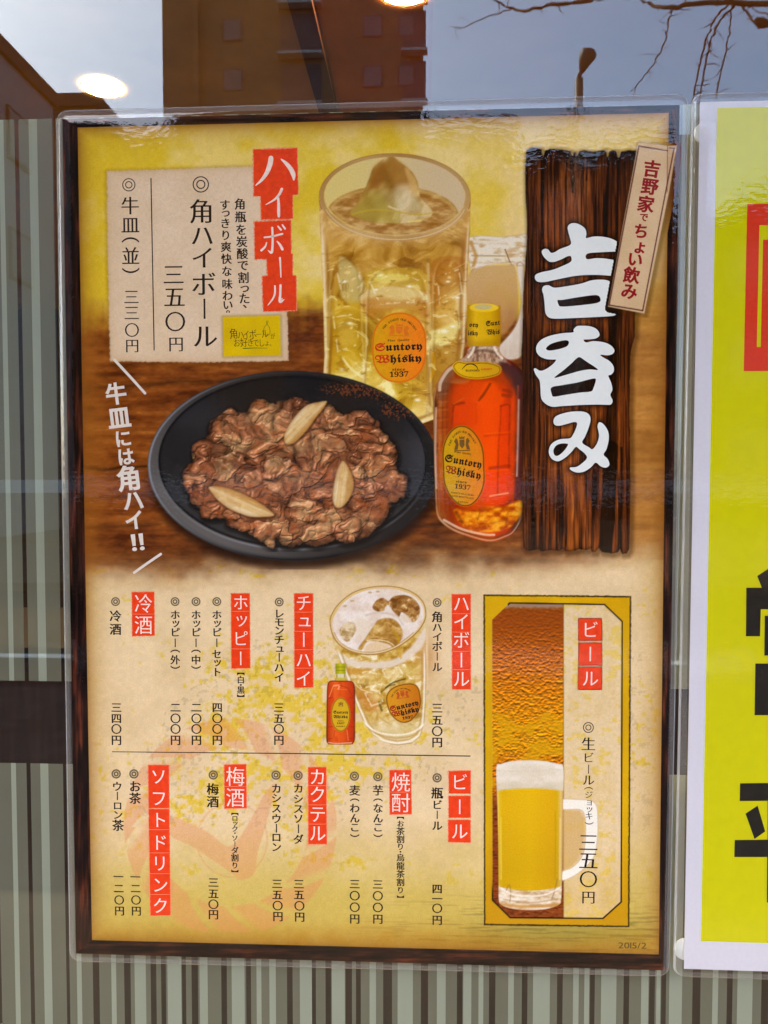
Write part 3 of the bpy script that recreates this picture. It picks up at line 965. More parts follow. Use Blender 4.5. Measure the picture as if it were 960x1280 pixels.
it = column("角瓶を炭酸で割った、", (300, 306), [255, 271, 287, 302, 317, 331.5, 347, 360, 373, 383], 14.5)
it += column("すっきり爽快な味わい。", (281, 285), [256, 266, 279, 294, 308.5, 323.5, 339, 355, 369.5, 381, 390], 13.5)
letters("menu_lettering", it, M_TEXT, panel, 2.5, .028, .010)
flat_px("panel_rule", [[(188, 222.5), (189.4, 222.5), (193.4, 438), (192, 438)]], M_TEXT, panel, 2.5)
flat_px("bullet_mark", ring_mark(161, 231, 16.5, 1.2) + ring_mark(251, 230.5, 20.5, 1.4), M_TEXT, panel, 2.5)

# yellow sticker
def sticker():
    q = [(279, 396.5), (350, 394.5), (351, 444), (279.8, 445.5)]
    k = Ink((273, 389, 358, 452), 1.0)
    d = sdf(q, k.X, k.Y)
    k.put((140, 105, 30), .35 * sst(5, 0, d))
    k.put(mixc((220, 188, 20), (206, 172, 14), fbm(k.X / 20, k.Y / 20, 2, 3)), sst(1, -1, d))
    o = print_ink("yellow_sticker", k, poster, 3)
    it = [(c, x, y, s, 6, .8) for c, x, y, s in zip("角ハイボールが", (292, 301, 308, 316, 323.5, 331, 341), (417, 418.5, 418, 418, 418, 417, 420), (14, 11, 11, 13, 9, 12, 8))]
    it = [i if i[0] != 'ー' else ('一', i[1], i[2], 8, 4, .9) for i in it]
    it += [(c, x, y, s, 3, .8) for c, x, y, s in zip("お好きでしょ。", (296, 305, 313, 320, 327, 333.5, 338), (428.5, 428, 428, 428.5, 428.5, 429, 431.5), (11, 12.5, 11, 10.5, 10.5, 9, 8))]
    letters("sticker_lettering", it, M_TEXT, o, 4, .0, -.006)
    b = [taper([(333, 401), (333, 406), (330, 410), (330, 418), (337, 418), (337, 410), (334.5, 406), (335, 401)], [.7] * 8, 3)]
    flat_px("bottle_sketch", b, mat_flat("olive_ink", (120, 110, 30)), o, 4)
    flat_px("underline", [taper([(304, 435.6), (318, 435), (334, 435.2)], [1.3, 1, .5])], mat_flat("green_ink", (60, 110, 30)), o, 4)
sticker()

# ------------------------------------------------------------------ red heading
def heading():
    Z = lambda pts: [(300 + x / 4.267, 170 + y / 4.267) for x, y in pts]
    ps = [Z([(72, 72), (190, 70), (303, 65), (310, 310), (280, 315), (280, 440), (115, 445), (111, 320), (75, 320)]),
          Z([(78, 458), (180, 455), (270, 450), (272, 628), (280, 630), (280, 745), (298, 746), (301, 930), (125, 935), (119, 748), (147, 746), (144, 656), (80, 656)])]
    flat_px("heading_edge", [ragged(p, 1.6, 1.3, 9 + i) for i, p in enumerate(
        [Z([(66, 67), (190, 64), (308, 60), (314, 314), (284, 318), (284, 444), (110, 450), (107, 323), (70, 325)]),
         Z([(73, 453), (180, 449), (274, 445), (277, 624), (284, 627), (284, 741), (302, 742), (305, 934), (121, 940), (114, 745), (142, 743), (140, 661), (76, 661)])])], M_REDEDGE, poster, 3)
    h = flat_px("red_heading", [ragged(p, 1.0, 1.3, 5 + i) for i, p in enumerate(ps)], M_RED, poster, 4)
    S = [([(165, 118), (160, 150), (143, 195), (115, 235), (84, 263)], (26, 27, 22, 15, 5)), ([(220, 124), (245, 145), (270, 175), (284, 205), (287, 232)], (6, 18, 24, 24, 10)),
         ([(223, 283), (210, 310), (185, 338), (138, 366)], (14, 13, 11, 4)), ([(203, 328), (206, 360), (206, 400), (207, 428)], (11, 14, 16, 14)),
         ([(130, 541), (170, 536), (226, 522)], (9, 10, 10)), ([(172, 490), (174, 540), (173, 590), (168, 622), (150, 610)], (12, 11, 12, 13, 4)),
         ([(142, 568), (134, 590), (114, 610)], (6, 10, 12)), ([(198, 562), (213, 580), (226, 604)], (6, 12, 14)), ([(203, 482), (218, 500)], (8, 11)), ([(226, 474), (240, 494)], (8, 11)),
         ([(213, 650), (216, 700), (218, 752)], (11, 8, 6)), ([(186, 800), (186, 838), (175, 868), (149, 902)], (9, 10, 9, 4)), ([(216, 796), (215, 840), (214, 884), (240, 860), (283, 800)], (12, 12, 15, 9, 3))]
    flat_px("heading_lettering", [taper(Z(p), np.array(w) / 4.267) for p, w in S], M_WHITE, h, 5)
heading()

# ------------------------------------------------------------------ slanted slogan
def slogan():
    Z = lambda x, y: (110 + x / 4.575, 450 + y / 4.575)
    it = []
    for c, x, y, s in (("牛", 160, 192, 128), ("皿", 178, 328, 138), ("に", 200, 448, 104), ("は", 215, 552, 104), ("角", 234, 675, 148), ("ハ", 258, 802, 128), ("イ", 265, 915, 118), ("！", 262, 1045, 118), ("！", 306, 1040, 118)):
        px, py = Z(x, y); it.append((c, px, py, s / 4.575, 6.5, .95 if c != "！" else 1.2, c == "！"))
    it2 = [(c, x, y, s, r, sx, b) for c, x, y, s, r, sx, b in it]
    letters("slogan_lettering", it2, mat_flat("cream_brush_ink", (226, 214, 198), var=.03), poster, 2, .034, .026)
    flat_px("slogan_slash", [taper([Z(152, 0), Z(240, 95), Z(326, 190)], [3.4, 3.4, 3.2]), taper([Z(264, 1216), Z(340, 1162), Z(416, 1110)], [3.2, 3.2, 3.2])], bpy.data.materials["cream_brush_ink"], poster, 2)
slogan()

# ------------------------------------------------------------------ beer mug of highball (top picture)
def label_oval(parent, cx, cy, rx, ry, rot, layer, big=True, col=(226, 150, 24), edge=(214, 110, 30), red=True):
    """printed oval whisky label"""
    k = Ink((cx - rx - 4, cy - ry - 4, cx + rx + 4, cy + ry + 4), .7)
    e = ellipse(cx, cy, rx, ry, rot, 72)
    e = (e - [cx, cy]); n = np.abs(e) ** 1.0
    e = e * (1 + .03 * np.cos(4 * np.arctan2(e[:, 1], e[:, 0]) + math.pi))[:, None] + [cx, cy]
    d = sdf(e, k.X, k.Y)
    c = mixc(np.array(col) + [-14, 8, 0], np.array(col) + [6, -18, 8], sst(-rx, rx, k.X - cx))
    c = c * (.97 + .06 * fbm(k.X / 4, k.Y / 4, 2, 5))[..., None]
    k.put(c, sst(.7, -.7, d))
    k.tint(edge, sst(1.3, .3, np.abs(d + 1.2)))
    return print_ink("label", k, parent, layer)

def arc_text(s, cx, cy, rx, ry, a0, a1, size, rot):
    out = []
    for i, ch in enumerate(s):
        if ch == ' ': continue
        a = a0 + (a1 - a0) * i / (len(s) - 1)
        x, y = rx * math.sin(R(a)), -ry * math.cos(R(a))
        c, sn = math.cos(R(rot)), math.sin(R(rot))
        out.append((ch, cx + x * c - y * sn, cy + x * sn + y * c, size, -a * .8 - rot, 1.0, True))
    return out

MATHB = {c: chr(0x1D400 + i) for i, c in enumerate("ABCDEFGHIJKLMNOPQRSTUVWXYZ")}
MATHB.update({c: chr(0x1D41A + i) for i, c in enumerate("abcdefghijklmnopqrstuvwxyz")})
MATHB.update({c: chr(0x1D7CE + i) for i, c in enumerate("0123456789")})
FRAK = {c: chr(0x1D56C + i) for i, c in enumerate("ABCDEFGHIJKLMNOPQRSTUVWXYZ")}
FRAK.update({c: chr(0x1D586 + i) for i, c in enumerate("abcdefghijklmnopqrstuvwxyz")})

def word(s, x0, x1, y, size, slope=0.0, table=None, rot=0.0):
    """letters of a word spread by their own widths between x0 and x1 on a line through y at x0"""
    ws = []
    for c in s:
        g = (table or {}).get(c, c); v, f = glyph(g); ws.append((g, v[:, 0].max() - v[:, 0].min(), v))
    tot = sum(w for _, w, _ in ws) + .07 * (len(s) - 1)
    k = (x1 - x0) / tot; out = []; x = 0.0
    for g, w, v in ws:
        cyo = (v[:, 1].min() + v[:, 1].max()) / 2 - .33
        px = x0 + (x + w / 2) * k
        out.append((g, px, y + slope * (px - x0) - cyo * size, size, rot - math.degrees(math.atan(slope)), k / size, True)); x += w + .07
    return out

def crest(cx, cy, w, h, mat, parent, layer, rot=0.0, blob=True):
    """blurred coat of arms: a shield between two supporters"""
    P = lambda pts: [(cx + (x * math.cos(R(rot)) - y * math.sin(R(rot))) * 1.0, cy + x * math.sin(R(rot)) + y * math.cos(R(rot))) for x, y in [(a * w / 2, b * h / 2) for a, b in pts]]
    sh = [P([(-.3, -.5), (.3, -.5), (.3, .3), (0, .75), (-.3, .3)]), P([(-.95, .9), (-.75, .1), (-.95, -.3), (-.7, -.75), (-.5, -.5), (-.42, .2), (-.55, .9)]),
          P([(.95, .9), (.75, .1), (.95, -.3), (.7, -.75), (.5, -.5), (.42, .2), (.55, .9)]), P([(-.3, -.6), (-.35, -1), (-.1, -.8), (0, -1), (.1, -.8), (.35, -1), (.3, -.6)]), P([(-1, .95), (1, .95), (.9, 1.1), (-.9, 1.1)])]
    return flat_px("crest", sh, mat, parent, layer)
M_CREST = mat_flat("orange_crest_ink", (226, 116, 24)); M_CRESTD = mat_flat("brown_crest_ink", (120, 84, 36)); M_CRESTR = mat_flat("red_brown_crest_ink", (190, 82, 30))

def paint_mug():
    k = Ink((392, 184, 664, 540), .85)
    X, Y = k.X, k.Y
    # handle
    Zc = lambda pts: [(380 + x / 3.4286, 180 + y / 3.4286) for x, y in pts]
    bar = Zc([(700, 400), (760, 392), (850, 398), (955, 384), (960, 520), (900, 522), (860, 510), (780, 520), (720, 560), (705, 500)])
    n = fbm(X / 9, Y / 4, 3, 15)
    k.put(mixc((238, 226, 204), (206, 170, 118), np.clip((n - .46) * 2.5, 0, 1)), sst(1.2, -1.2, sdf(bar, X, Y)))
    k.stroke(Zc([(720, 478), (860, 480)]), 2.2, (206, 180, 132)); k.stroke(Zc([(730, 418), (860, 420)]), 3, (236, 224, 204), .8)
    k.stroke(Zc([(862, 452), (880, 500), (892, 520)]), 1.6, (150, 110, 60), .9); k.stroke(Zc([(715, 420), (738, 480), (720, 545)]), 4, (186, 130, 50), .7, 2)
    outer = spline(Zc([(912, 520), (925, 620), (928, 700), (905, 780), (850, 850), (800, 900), (860, 925), (935, 905), (945, 780), (944, 640), (940, 520)]), 6)
    k.put(mixc((216, 196, 172), (240, 228, 212), fbm(X / 8, Y / 20, 2, 16)), sst(1.5, -1.5, sdf(outer, X, Y)) * .95)
    k.tint((176, 138, 96), sst(1.4, .3, np.abs(sdf(outer, X, Y))) * .5); k.tint((176, 140, 96), sst(1.3, .3, np.abs(sdf(bar, X, Y))) * .45)
    hole = spline(Zc([(712, 545), (860, 520), (905, 530), (918, 640), (915, 720), (880, 790), (800, 830), (705, 700)]), 6)
    k.put(mixc((206, 168, 118), (190, 140, 90), sst(320, 420, Y)), sst(2, -2, sdf(hole, X, Y)) * .8); k.tint((240, 226, 204), sst(1.6, .3, np.abs(sdf(hole, X, Y) - 1.5)) * .6)
    # body
    body = np.array([(398.6, 250), (400.5, 300), (403, 350), (404.5, 400), (405.5, 445), (404, 470), (425, 505), (470, 533), (510, 536), (548, 522), (574, 490), (581, 430), (583, 385), (585, 330), (587.5, 290), (588.4, 250)])
    rim_o = ellipse(493.5, 247, 95, 55.5, 1, 80)
    db = sdf(body, X, Y); dr = sdf(rim_o, X, Y)
    din = np.minimum(db, dr)
    cover = sst(.7, -.7, din)
    # liquid refraction texture
    wx = X + 20 * (fbm(X / 40, Y / 34, 2, 91) - .5) * 2; wy = Y + 20 * (fbm(X / 40, Y / 34, 2, 92) - .5) * 2
    a = fbm(wx / 34, wy / 22, 4, 93); b = fbm(wx / 10, wy / 6, 3, 94)
    f1, f2, cid = worley(wx / 40, wy / 26, 95)
    t = np.clip(.5 + (a - .5) * 1.7 + (cid - .5) * .34 + (b - .5) * .36, 0, 1)
    amb = ramp(t, [(0, (136, 92, 24)), (.3, (172, 126, 46)), (.55, (194, 152, 72)), (.8, (212, 178, 108)), (1, (236, 216, 164))])
    gold = ramp(t, [(0, (140, 100, 16)), (.3, (172, 134, 30)), (.6, (196, 162, 52)), (.85, (218, 192, 98)), (1, (244, 232, 172))])
    yy = Y - 22 * np.sqrt(np.clip(1 - ((X - 493) / 95.0) ** 2, 0, 1))
    c = mixc(amb, gold, sst(310, 400, yy + 30 * (a - .5)) * (.9 - .5 * sst(520, 570, X)))
    edge_l = np.exp(-((X - 404) / 6.0) ** 2); edge_r = np.exp(-((X - 583) / 9.0) ** 2)
    c = mixc(c, (204, 150, 84), sst(510, 530, X) * (1 - sst(560, 585, X)) * .35 * sst(300, 330, yy))
    c = mixc(c, (222, 190, 136), edge_l * .8); c = mixc(c, (198, 148, 92), edge_r * .6)
    # pale bottom
    c = mixc(c, ramp(np.clip(a + (b - .5), 0, 1), [(0, (176, 140, 60)), (.5, (222, 196, 110)), (1, (250, 240, 200))]), sst(480, 500, yy + 6 * (a - .5)))
    # neck band of clear glass below the rim
    band = sst(270, 276, yy + 22) * (1 - sst(288, 300, yy + 4))
    c = mixc(c, ramp(np.clip((b - .3) * 2, 0, 1), [(0, (192, 148, 80)), (1, (216, 184, 124))]), np.clip(1 - sst(276, 294, yy), 0, 1) * .9)
    k.put(np.clip(c * 1.06, 0, 255), cover)
    inner = cover > .5
    def bd(pts, col, kk=.8, soft=2.0, n=6):
        d = sdf(spline(pts, n), X, Y); k.tint(col, sst(soft, -soft, d) * kk * cover)
    def st(pts, w, col, kk=.8, soft=1.0):
        d = line_d(spline(pts, 5, closed=False), X, Y) - w / 2; k.tint(col, sst(soft, -soft, d) * kk * cover)
    bd([(424, 322), (436, 326), (450, 342), (456, 358), (452, 374), (438, 380), (428, 372), (424, 350)], mixc((196, 184, 120), (214, 190, 130), b), .75)
    bd([(452, 364), (490, 358), (530, 366), (534, 378), (500, 384), (458, 384)], mixc((216, 186, 120), (236, 216, 168), b), .75)
    bd([(460, 340), (500, 334), (532, 340), (534, 362), (492, 356), (462, 362)], (206, 170, 48), .55)
    bd([(466, 346), (496, 342), (512, 348), (480, 354)], (236, 220, 120), .7)
    bd([(538, 332), (560, 320), (584, 326), (582, 352), (556, 372), (540, 384)], (178, 110, 34), .6)
    st([(540, 378), (562, 366), (584, 348)], 2, (204, 162, 90), .7)
    st([(457, 360), (458, 420), (456, 500)], 2, (222, 192, 120), .6); st([(535, 330), (537, 420), (534, 515)], 3.5, (216, 186, 126), .65); st([(540, 380), (541, 470), (536, 520)], 2.2, (150, 100, 40), .4)
    st([(416, 340), (418, 420), (417, 470)], 3, (196, 150, 60), .5)
    bd([(408, 385), (424, 376), (452, 384), (454, 450), (440, 470), (412, 462)], (200, 156, 26), .45, 5)
    bd([(536, 416), (552, 410), (570, 402), (578, 404), (560, 430), (538, 440)], (244, 232, 150), .75, 2.5)
    bd([(536, 438), (560, 432), (582, 436), (580, 470), (560, 500), (538, 512)], (156, 106, 28), .55, 4)
    st([(541, 442), (542, 460), (538, 476)], 4, (226, 170, 30), .7)
    st([(428, 448), (440, 462), (452, 470)], 3, (248, 238, 180), .8); bd([(412, 470), (440, 470), (470, 490), (440, 492)], (240, 224, 140), .5, 4)
    bd([(452, 376), (478, 372), (500, 376), (520, 372), (534, 380), (534, 398), (500, 386), (464, 398)], (186, 116, 40), .55, 3)
    # thick glass walls and the arched facets pressed into the mug
    bw = -sdf(body, X, Y)
    k.tint((240, 222, 184), np.exp(-((bw - 2.4) / 1.6) ** 2) * .75 * cover * sst(262, 300, Y)); k.tint((150, 98, 34), np.exp(-((bw - 7.5) / 2.2) ** 2) * .6 * cover * sst(290, 320, Y))
    for x0, x1, yt, yb in ((412, 452, 322, 500), (458, 534, 332, 522), (541, 580, 322, 505)):
        xm = (x0 + x1) / 2
        fa = spline([(x0, yb), (x0, (yt + yb) / 2), (x0 + 1, yt + 30), (x0 + (xm - x0) * .35, yt + 8), (xm, yt), (x1 - (x1 - xm) * .35, yt + 8), (x1 - 1, yt + 30), (x1, (yt + yb) / 2), (x1, yb)], 5)
        df = sdf(fa, X, Y)
        k.tint((250, 236, 196), np.exp(-((df - .4) / 1.7) ** 2) * .26 * cover * np.clip(.3 + 1.4 * fbm(X / 9, Y / 16, 2, 87), 0, 1) * sst(yt - 6, yt + 26, Y)); k.tint((138, 86, 24), np.exp(-((df + 2.6) / 1.7) ** 2) * .26 * cover * np.where(X < xm, 1, .45))
        k.tint((236, 196, 96), sst(-4, -14, df) * .16 * cover)
    for pts in ([(420, 336), (446, 330), (452, 356), (428, 372)], [(462, 352), (498, 340), (528, 352), (522, 378), (474, 380)], [(546, 346), (574, 336), (578, 366), (550, 382)], [(416, 396), (444, 392), (450, 430), (422, 440)], [(546, 396), (574, 390), (576, 424), (550, 432)]):
        di_ = sdf(np.array(pts, float), X, Y)
        k.tint((252, 244, 214), np.exp(-((di_ + .5) / 1.3) ** 2) * .55 * cover * sst(.42, .62, fbm(X / 6, Y / 6, 2, 88))); k.tint((244, 222, 160), sst(0, -8, di_) * .18 * cover)
    for px_, py_, r_ in ((430, 352, 2.2), (470, 362, 1.6), (512, 358, 2.4), (560, 352, 1.8), (555, 414, 3), (566, 408, 2), (437, 404, 2), (428, 462, 2.2), (446, 488, 3), (462, 505, 3.2), (500, 512, 3), (522, 500, 2.4), (548, 486, 2), (476, 344, 1.4), (572, 372, 1.6)):
        k.tint((255, 252, 236), np.exp(-(((X - px_) / (r_ * 1.6)) ** 2 + ((Y - py_) / (r_ * .8)) ** 2)) * .85 * cover)
    sparkle = sst(.70, .80, b) * sst(300, 330, yy); k.tint((246, 232, 160), sparkle * .55 * cover)
    dk = sst(.34, .22, b) * sst(300, 330, yy); k.tint((140, 88, 20), dk * .4 * cover)
    # inside of the rim and the liquid surface
    rin = ellipse(493.5, 245, 88, 49.5, 1, 80)
    d = sdf(rin, X, Y); k.tint(mixc((222, 200, 128), (214, 190, 150), sst(420, 560, X)), sst(1, -1, d))
    liq = ellipse(491, 268, 82, 36, 1, 80); d2 = np.maximum(sdf(liq, X, Y), d + 1)
    ln = fbm(X / 14, Y / 5, 4, 97)
    k.tint(ramp(np.clip((ln - .25) * 2, 0, 1), [(0, (158, 108, 44)), (.5, (182, 136, 74)), (1, (212, 176, 116))]), sst(1.2, -1.2, d2))
    k.tint((214, 180, 110), np.exp(-((d2 + 3) / 2.5) ** 2) * .6 * (Y < 275))
    # ice peak
    ice = spline([(488, 195.5), (500, 203), (514, 214), (522, 228), (525, 246), (536, 258), (540, 268), (524, 277), (490, 279), (460, 277), (438, 268), (444, 256), (454, 240), (462, 222), (468, 208)], 6)
    dI = sdf(ice, X, Y); iv = fbm(X / 17 + Y / 40, Y / 20, 3, 98)
    ic = ramp(np.clip((iv - .2) * 1.8 + (X - 490) / 260, 0, 1), [(0, (138, 98, 36)), (.4, (166, 126, 56)), (.75, (192, 156, 90)), (1, (224, 200, 148))])
    ic = mixc(ic, (184, 162, 78), sst(250, 265, Y) * (X < 500) * .6)
    k.tint(ic, sst(1.2, -1.2, dI) * .95)
    kk = [([(478, 238), (494, 240), (506, 254), (500, 266), (474, 262), (466, 250)], (190, 172, 118), .45), ([(490, 198), (512, 214), (520, 236), (504, 240), (486, 216)], (198, 144, 80), .6), ([(468, 210), (482, 202), (480, 226), (462, 236)], (156, 98, 30), .6)]
    for p, cc, q in kk: bd(p, cc, q, 5)
    bd([(494, 234), (508, 230), (520, 246), (528, 262), (508, 266), (494, 256)], (226, 210, 172), .6, 5); bd([(446, 262), (458, 242), (474, 238), (484, 256), (480, 272), (456, 272)], (178, 160, 66), .5, 5); bd([(488, 198), (504, 208), (512, 226), (494, 230), (478, 220), (474, 208)], (148, 104, 36), .5, 5); bd([(506, 210), (518, 222), (524, 244), (516, 242)], (228, 190, 120), .5, 2)
    st([(486, 258), (498, 262), (508, 258), (512, 246)], 2.5, (226, 204, 160), .8)
    st([(440, 268), (470, 262), (520, 268), (540, 266)], 2, (206, 170, 60), .6); st([(510, 277), (526, 276)], 2, (238, 214, 120), .9)
    # glass rim line
    de = np.abs(sdf(ellipse(493.5, 246, 91.5, 52.5, 1, 80), X, Y))
    shade = ramp(np.clip((np.sin(X / 17.0) * .5 + .5) * .5 + .5 * sst(200, 300, Y), 0, 1), [(0, (168, 128, 72)), (1, (208, 174, 124))])
    k.tint(shade, sst(3.4, 1.8, de) * .9 * cover)
    k.tint((150, 104, 50), sst(1.1, .3, np.abs(sdf(rim_o, X, Y))) * .7 * (Y < 262))
    k.tint((234, 212, 170), sst(1.1, .2, np.abs(sdf(ellipse(493.5, 247.5, 90, 52, 1, 80), X, Y))) * .6 * (Y > 262))
    return k
mug = print_ink("printed_mug", paint_mug(), poster, 1)
def mug_label():
    l = label_oval(mug, 499, 434.5, 35, 45.5, 2, 2)
    crest(499, 412, 27, 15, M_CREST, mug, 3, 2)
    M_BLK = M_TEXT
    a = arc_text("THE FINEST OLD WHISKY", 499, 435, 27, 36, -47, 50, 3.6, 0)
    a = [(MATHB.get(i[0], i[0]),) + i[1:] for i in a]
    letters("label_small_print", a + word("Fine", 484.5, 494, 425.6, 3.6, .0, MATHB) + word("Quality", 497, 512, 425.4, 3.6, -.06, MATHB) + word("since", 490.5, 506.5, 461.6, 5, .0, MATHB) + word("1937", 487, 510.5, 468.2, 9.2, -.03, MATHB), M_TEXT, mug, 3, .012, .012)
    s = word("Suntory", 469, 527.5, 434.5, 13.0, -.035, FRAK); w = word("Whisky", 469, 526.5, 449.5, 13.0, -.035, FRAK)
    letters("label_initial", [s[0], w[0]], mat_flat("label_red_ink", (206, 56, 20)), mug, 3, .02, .02)
    letters("label_lettering", s[1:] + w[1:], M_TEXT, mug, 3, .02, .02)
mug_label()

# ------------------------------------------------------------------ black plate of simmered beef
def paint_plate():
    k = Ink((176, 452, 556, 712), .8)
    X, Y = k.X, k.Y
    Z = lambda pts: [(180 + x / 2.526, 450 + y / 2.526) for x, y in pts]
    out = ellipse(*Z([(470.5, 334)])[0], 459.5 / 2.526, 300 / 2.526, .6, 110)
    d = sdf(out, X, Y)
    k.put((34, 16, 6), .8 * sst(13, -2, sdf(out, X - 2, Y - 5)) * sst(560, 640, Y))
    k.put((46, 43, 42), sst(.8, -.8, d))
    inn = ellipse(*Z([(470, 321)])[0], 424 / 2.526, 271 / 2.526, .6, 110)
    di = sdf(inn, X, Y)
    ang = np.arctan2(Y - 582, X - 366)
    n = fbm(X / 12, Y / 12, 3, 33)
    # rim
    rim = ramp(np.clip(.5 - .5 * np.cos(ang - 2.6), 0, 1), [(0, (104, 99, 95)), (.3, (66, 62, 59)), (.65, (46, 42, 40)), (1, (40, 36, 34))])
    k.tint(rim, sst(.8, -.8, d) * sst(-1, 1, di))
    well = ramp(np.clip((Y - 470) / 200.0 + (n - .5) * .3, 0, 1), [(0, (34, 31, 30)), (.5, (44, 41, 40)), (1, (64, 61, 60))])
    well = mixc(well, (92, 92, 96), np.exp(-(((X - 530) / 30.0) ** 2 + ((Y - 570) / 40.0) ** 2)) * .5)
    well = mixc(well, (70, 68, 70), np.exp(-(((X - 250) / 40.0) ** 2 + ((Y - 520) / 30.0) ** 2)) * .45)
    k.tint(well, sst(1, -1, di))
    # edge lights and darks
    k.tint((160, 160, 166), np.exp(-((d + 2.2) / 1.3) ** 2) * np.clip(-np.cos(ang + .35), .12, 1) * .8)
    k.tint((20, 19, 20), np.exp(-((di + 1.2) / 1.5) ** 2) * .8)
    k.tint((146, 146, 152), np.exp(-((di - 2.5) / 1.3) ** 2) * np.clip(np.sin(ang), 0, 1) * .7)
    k.tint((22, 20, 20), np.exp(-((d + 1.5) / 2.5) ** 2) * np.clip(np.sin(ang), 0, 1) * .85)
    sp = fbm(X / 2.0, Y / 2.0, 2, 36)
    reg = np.exp(-(((X - 440) / 70.0) ** 2 + ((Y - 487) / 16.0) ** 2)) + np.exp(-(((X - 500) / 40.0) ** 2 + ((Y - 515) / 18.0) ** 2)) + .7 * np.exp(-(((X - 270) / 60.0) ** 2 + ((Y - 668) / 10.0) ** 2))
    k.tint((134, 74, 44), sst(.55, .75, sp * np.clip(reg, 0, 1) + .12 * reg) * .75 * (d < -1))
    # shadow of the meat on the well
    return k, Z
pk, PZ = paint_plate()
plate = print_ink("printed_plate", pk, poster, 1.5)

MEAT = [(120, 372), (128, 345), (152, 318), (150, 290), (160, 262), (200, 240), (206, 200), (240, 175), (272, 148), (300, 168), (325, 162), (340, 135), (370, 122), (400, 138), (430, 130), (480, 120), (530, 135), (590, 142), (625, 172), (660, 160), (700, 160), (718, 185), (740, 190), (745, 215), (762, 232), (790, 268), (800, 300), (798, 345), (828, 365), (832, 400), (822, 430), (790, 450), (772, 478), (745, 520), (700, 560), (640, 578), (600, 570), (545, 588), (500, 578), (470, 590), (435, 585), (418, 560), (410, 592), (380, 580), (350, 560), (300, 535), (262, 520), (250, 500), (190, 500), (176, 470), (150, 452), (140, 420), (125, 400)]
def paint_meat():
    st = .7
    k = Ink((222, 492, 514, 690), st)
    X, Y = k.X, k.Y
    m = spline(PZ(MEAT), 5)
    d0 = sdf(m, X, Y)
    wob = (fbm(X / 5, Y / 5, 3, 120) - .5) * 5
    d = d0 + wob
    k.put((18, 14, 12), .75 * sst(7, -1, sdf(m, X - 1.5, Y - 3)))
    # crumpled slices: puffy, creased height field
    wa, wb = fbm(X / 26, Y / 22, 3, 101) - .5, fbm(X / 26, Y / 22, 3, 102) - .5
    u = X + 26 * wa; v = Y * 1.15 + 26 * wb
    bil = lambda s, sd: np.abs(vn(u / s, v / s, sd) * 2 - 1)
    u2, v2 = u + 5 * (fbm(X / 7, Y / 7, 2, 121) - .5), v + 5 * (fbm(X / 7, Y / 7, 2, 122) - .5)
    bil2 = lambda s, sd: np.abs(vn(u2 / s, v2 / s, sd) * 2 - 1)
    f1, f2, cid = worley(u / 26, v / 21, 104)
    slab = 6.5 * cid + 5 * (1 - np.clip(f1, 0, 1) ** 2)
    h = slab + 9.0 * bil(17, 130) ** .8 + 5.6 * bil2(8.5, 131) ** .9 + 1.2 * bil2(4.6, 132) + .5 * fbm(u / 2, v / 2, 2, 133)
    hb = h
    for _ in range(2):
        hb = (hb + np.roll(hb, 9, 0) + np.roll(hb, -9, 0) + np.roll(hb, 9, 1) + np.roll(hb, -9, 1)) / 5
    gy, gx = np.gradient(h, st)
    lx, ly = -.42, -.66
    nz = 1 / np.sqrt(1 + .16 * (gx ** 2 + gy ** 2))
    lam = np.clip((.66 - .22 * (-(gx * lx + gy * ly)) * -1) * nz + .18 * (1 - nz), 0, 1.25)
    occ = np.clip(.90 + (h - hb) / 13.0, .34, 1.14)
    tone = fbm(X / 20, Y / 18, 3, 109)
    base = ramp(np.clip(cid * .5 + (tone - .5) * 1.5 + .28, 0, 1), [(0, (172, 110, 76)), (.35, (192, 130, 94)), (.7, (210, 150, 110)), (1, (230, 182, 136))])
    c = base * np.array([.96, .93, .88]) * (.22 + .98 * lam * occ)[..., None]
    c = mixc(c, (52, 24, 12), np.clip(.66 - occ, 0, 1) * 1.35)
    c = mixc(c, (184, 96, 46), np.clip((fbm(X / 8, Y / 8, 2, 113) - .56) * 3, 0, 1) * .4)
    c = mixc(c, c * (.72 + .10 * tone[..., None]), sst(.5, .66, fbm(X / 40, Y / 30, 2, 119)) * .8)
    fine = fbm(X / 2.2, Y / 2.0, 2, 115)
    spec = sst(.74, .98, lam * occ + .35 * (fine - .5)); c = mixc(c, (240, 200, 166), spec * .6)
    c = mixc(c, (70, 34, 18), sst(.06, .01, f2 - f1 + .12 * (fine - .5)) * .2)
    c = mixc(c, c * .45, sst(-6, 0, d) * .6)
    k.put(c, sst(.9, -.9, d))
    return k
print_ink("beef", paint_meat(), plate, 2.5)
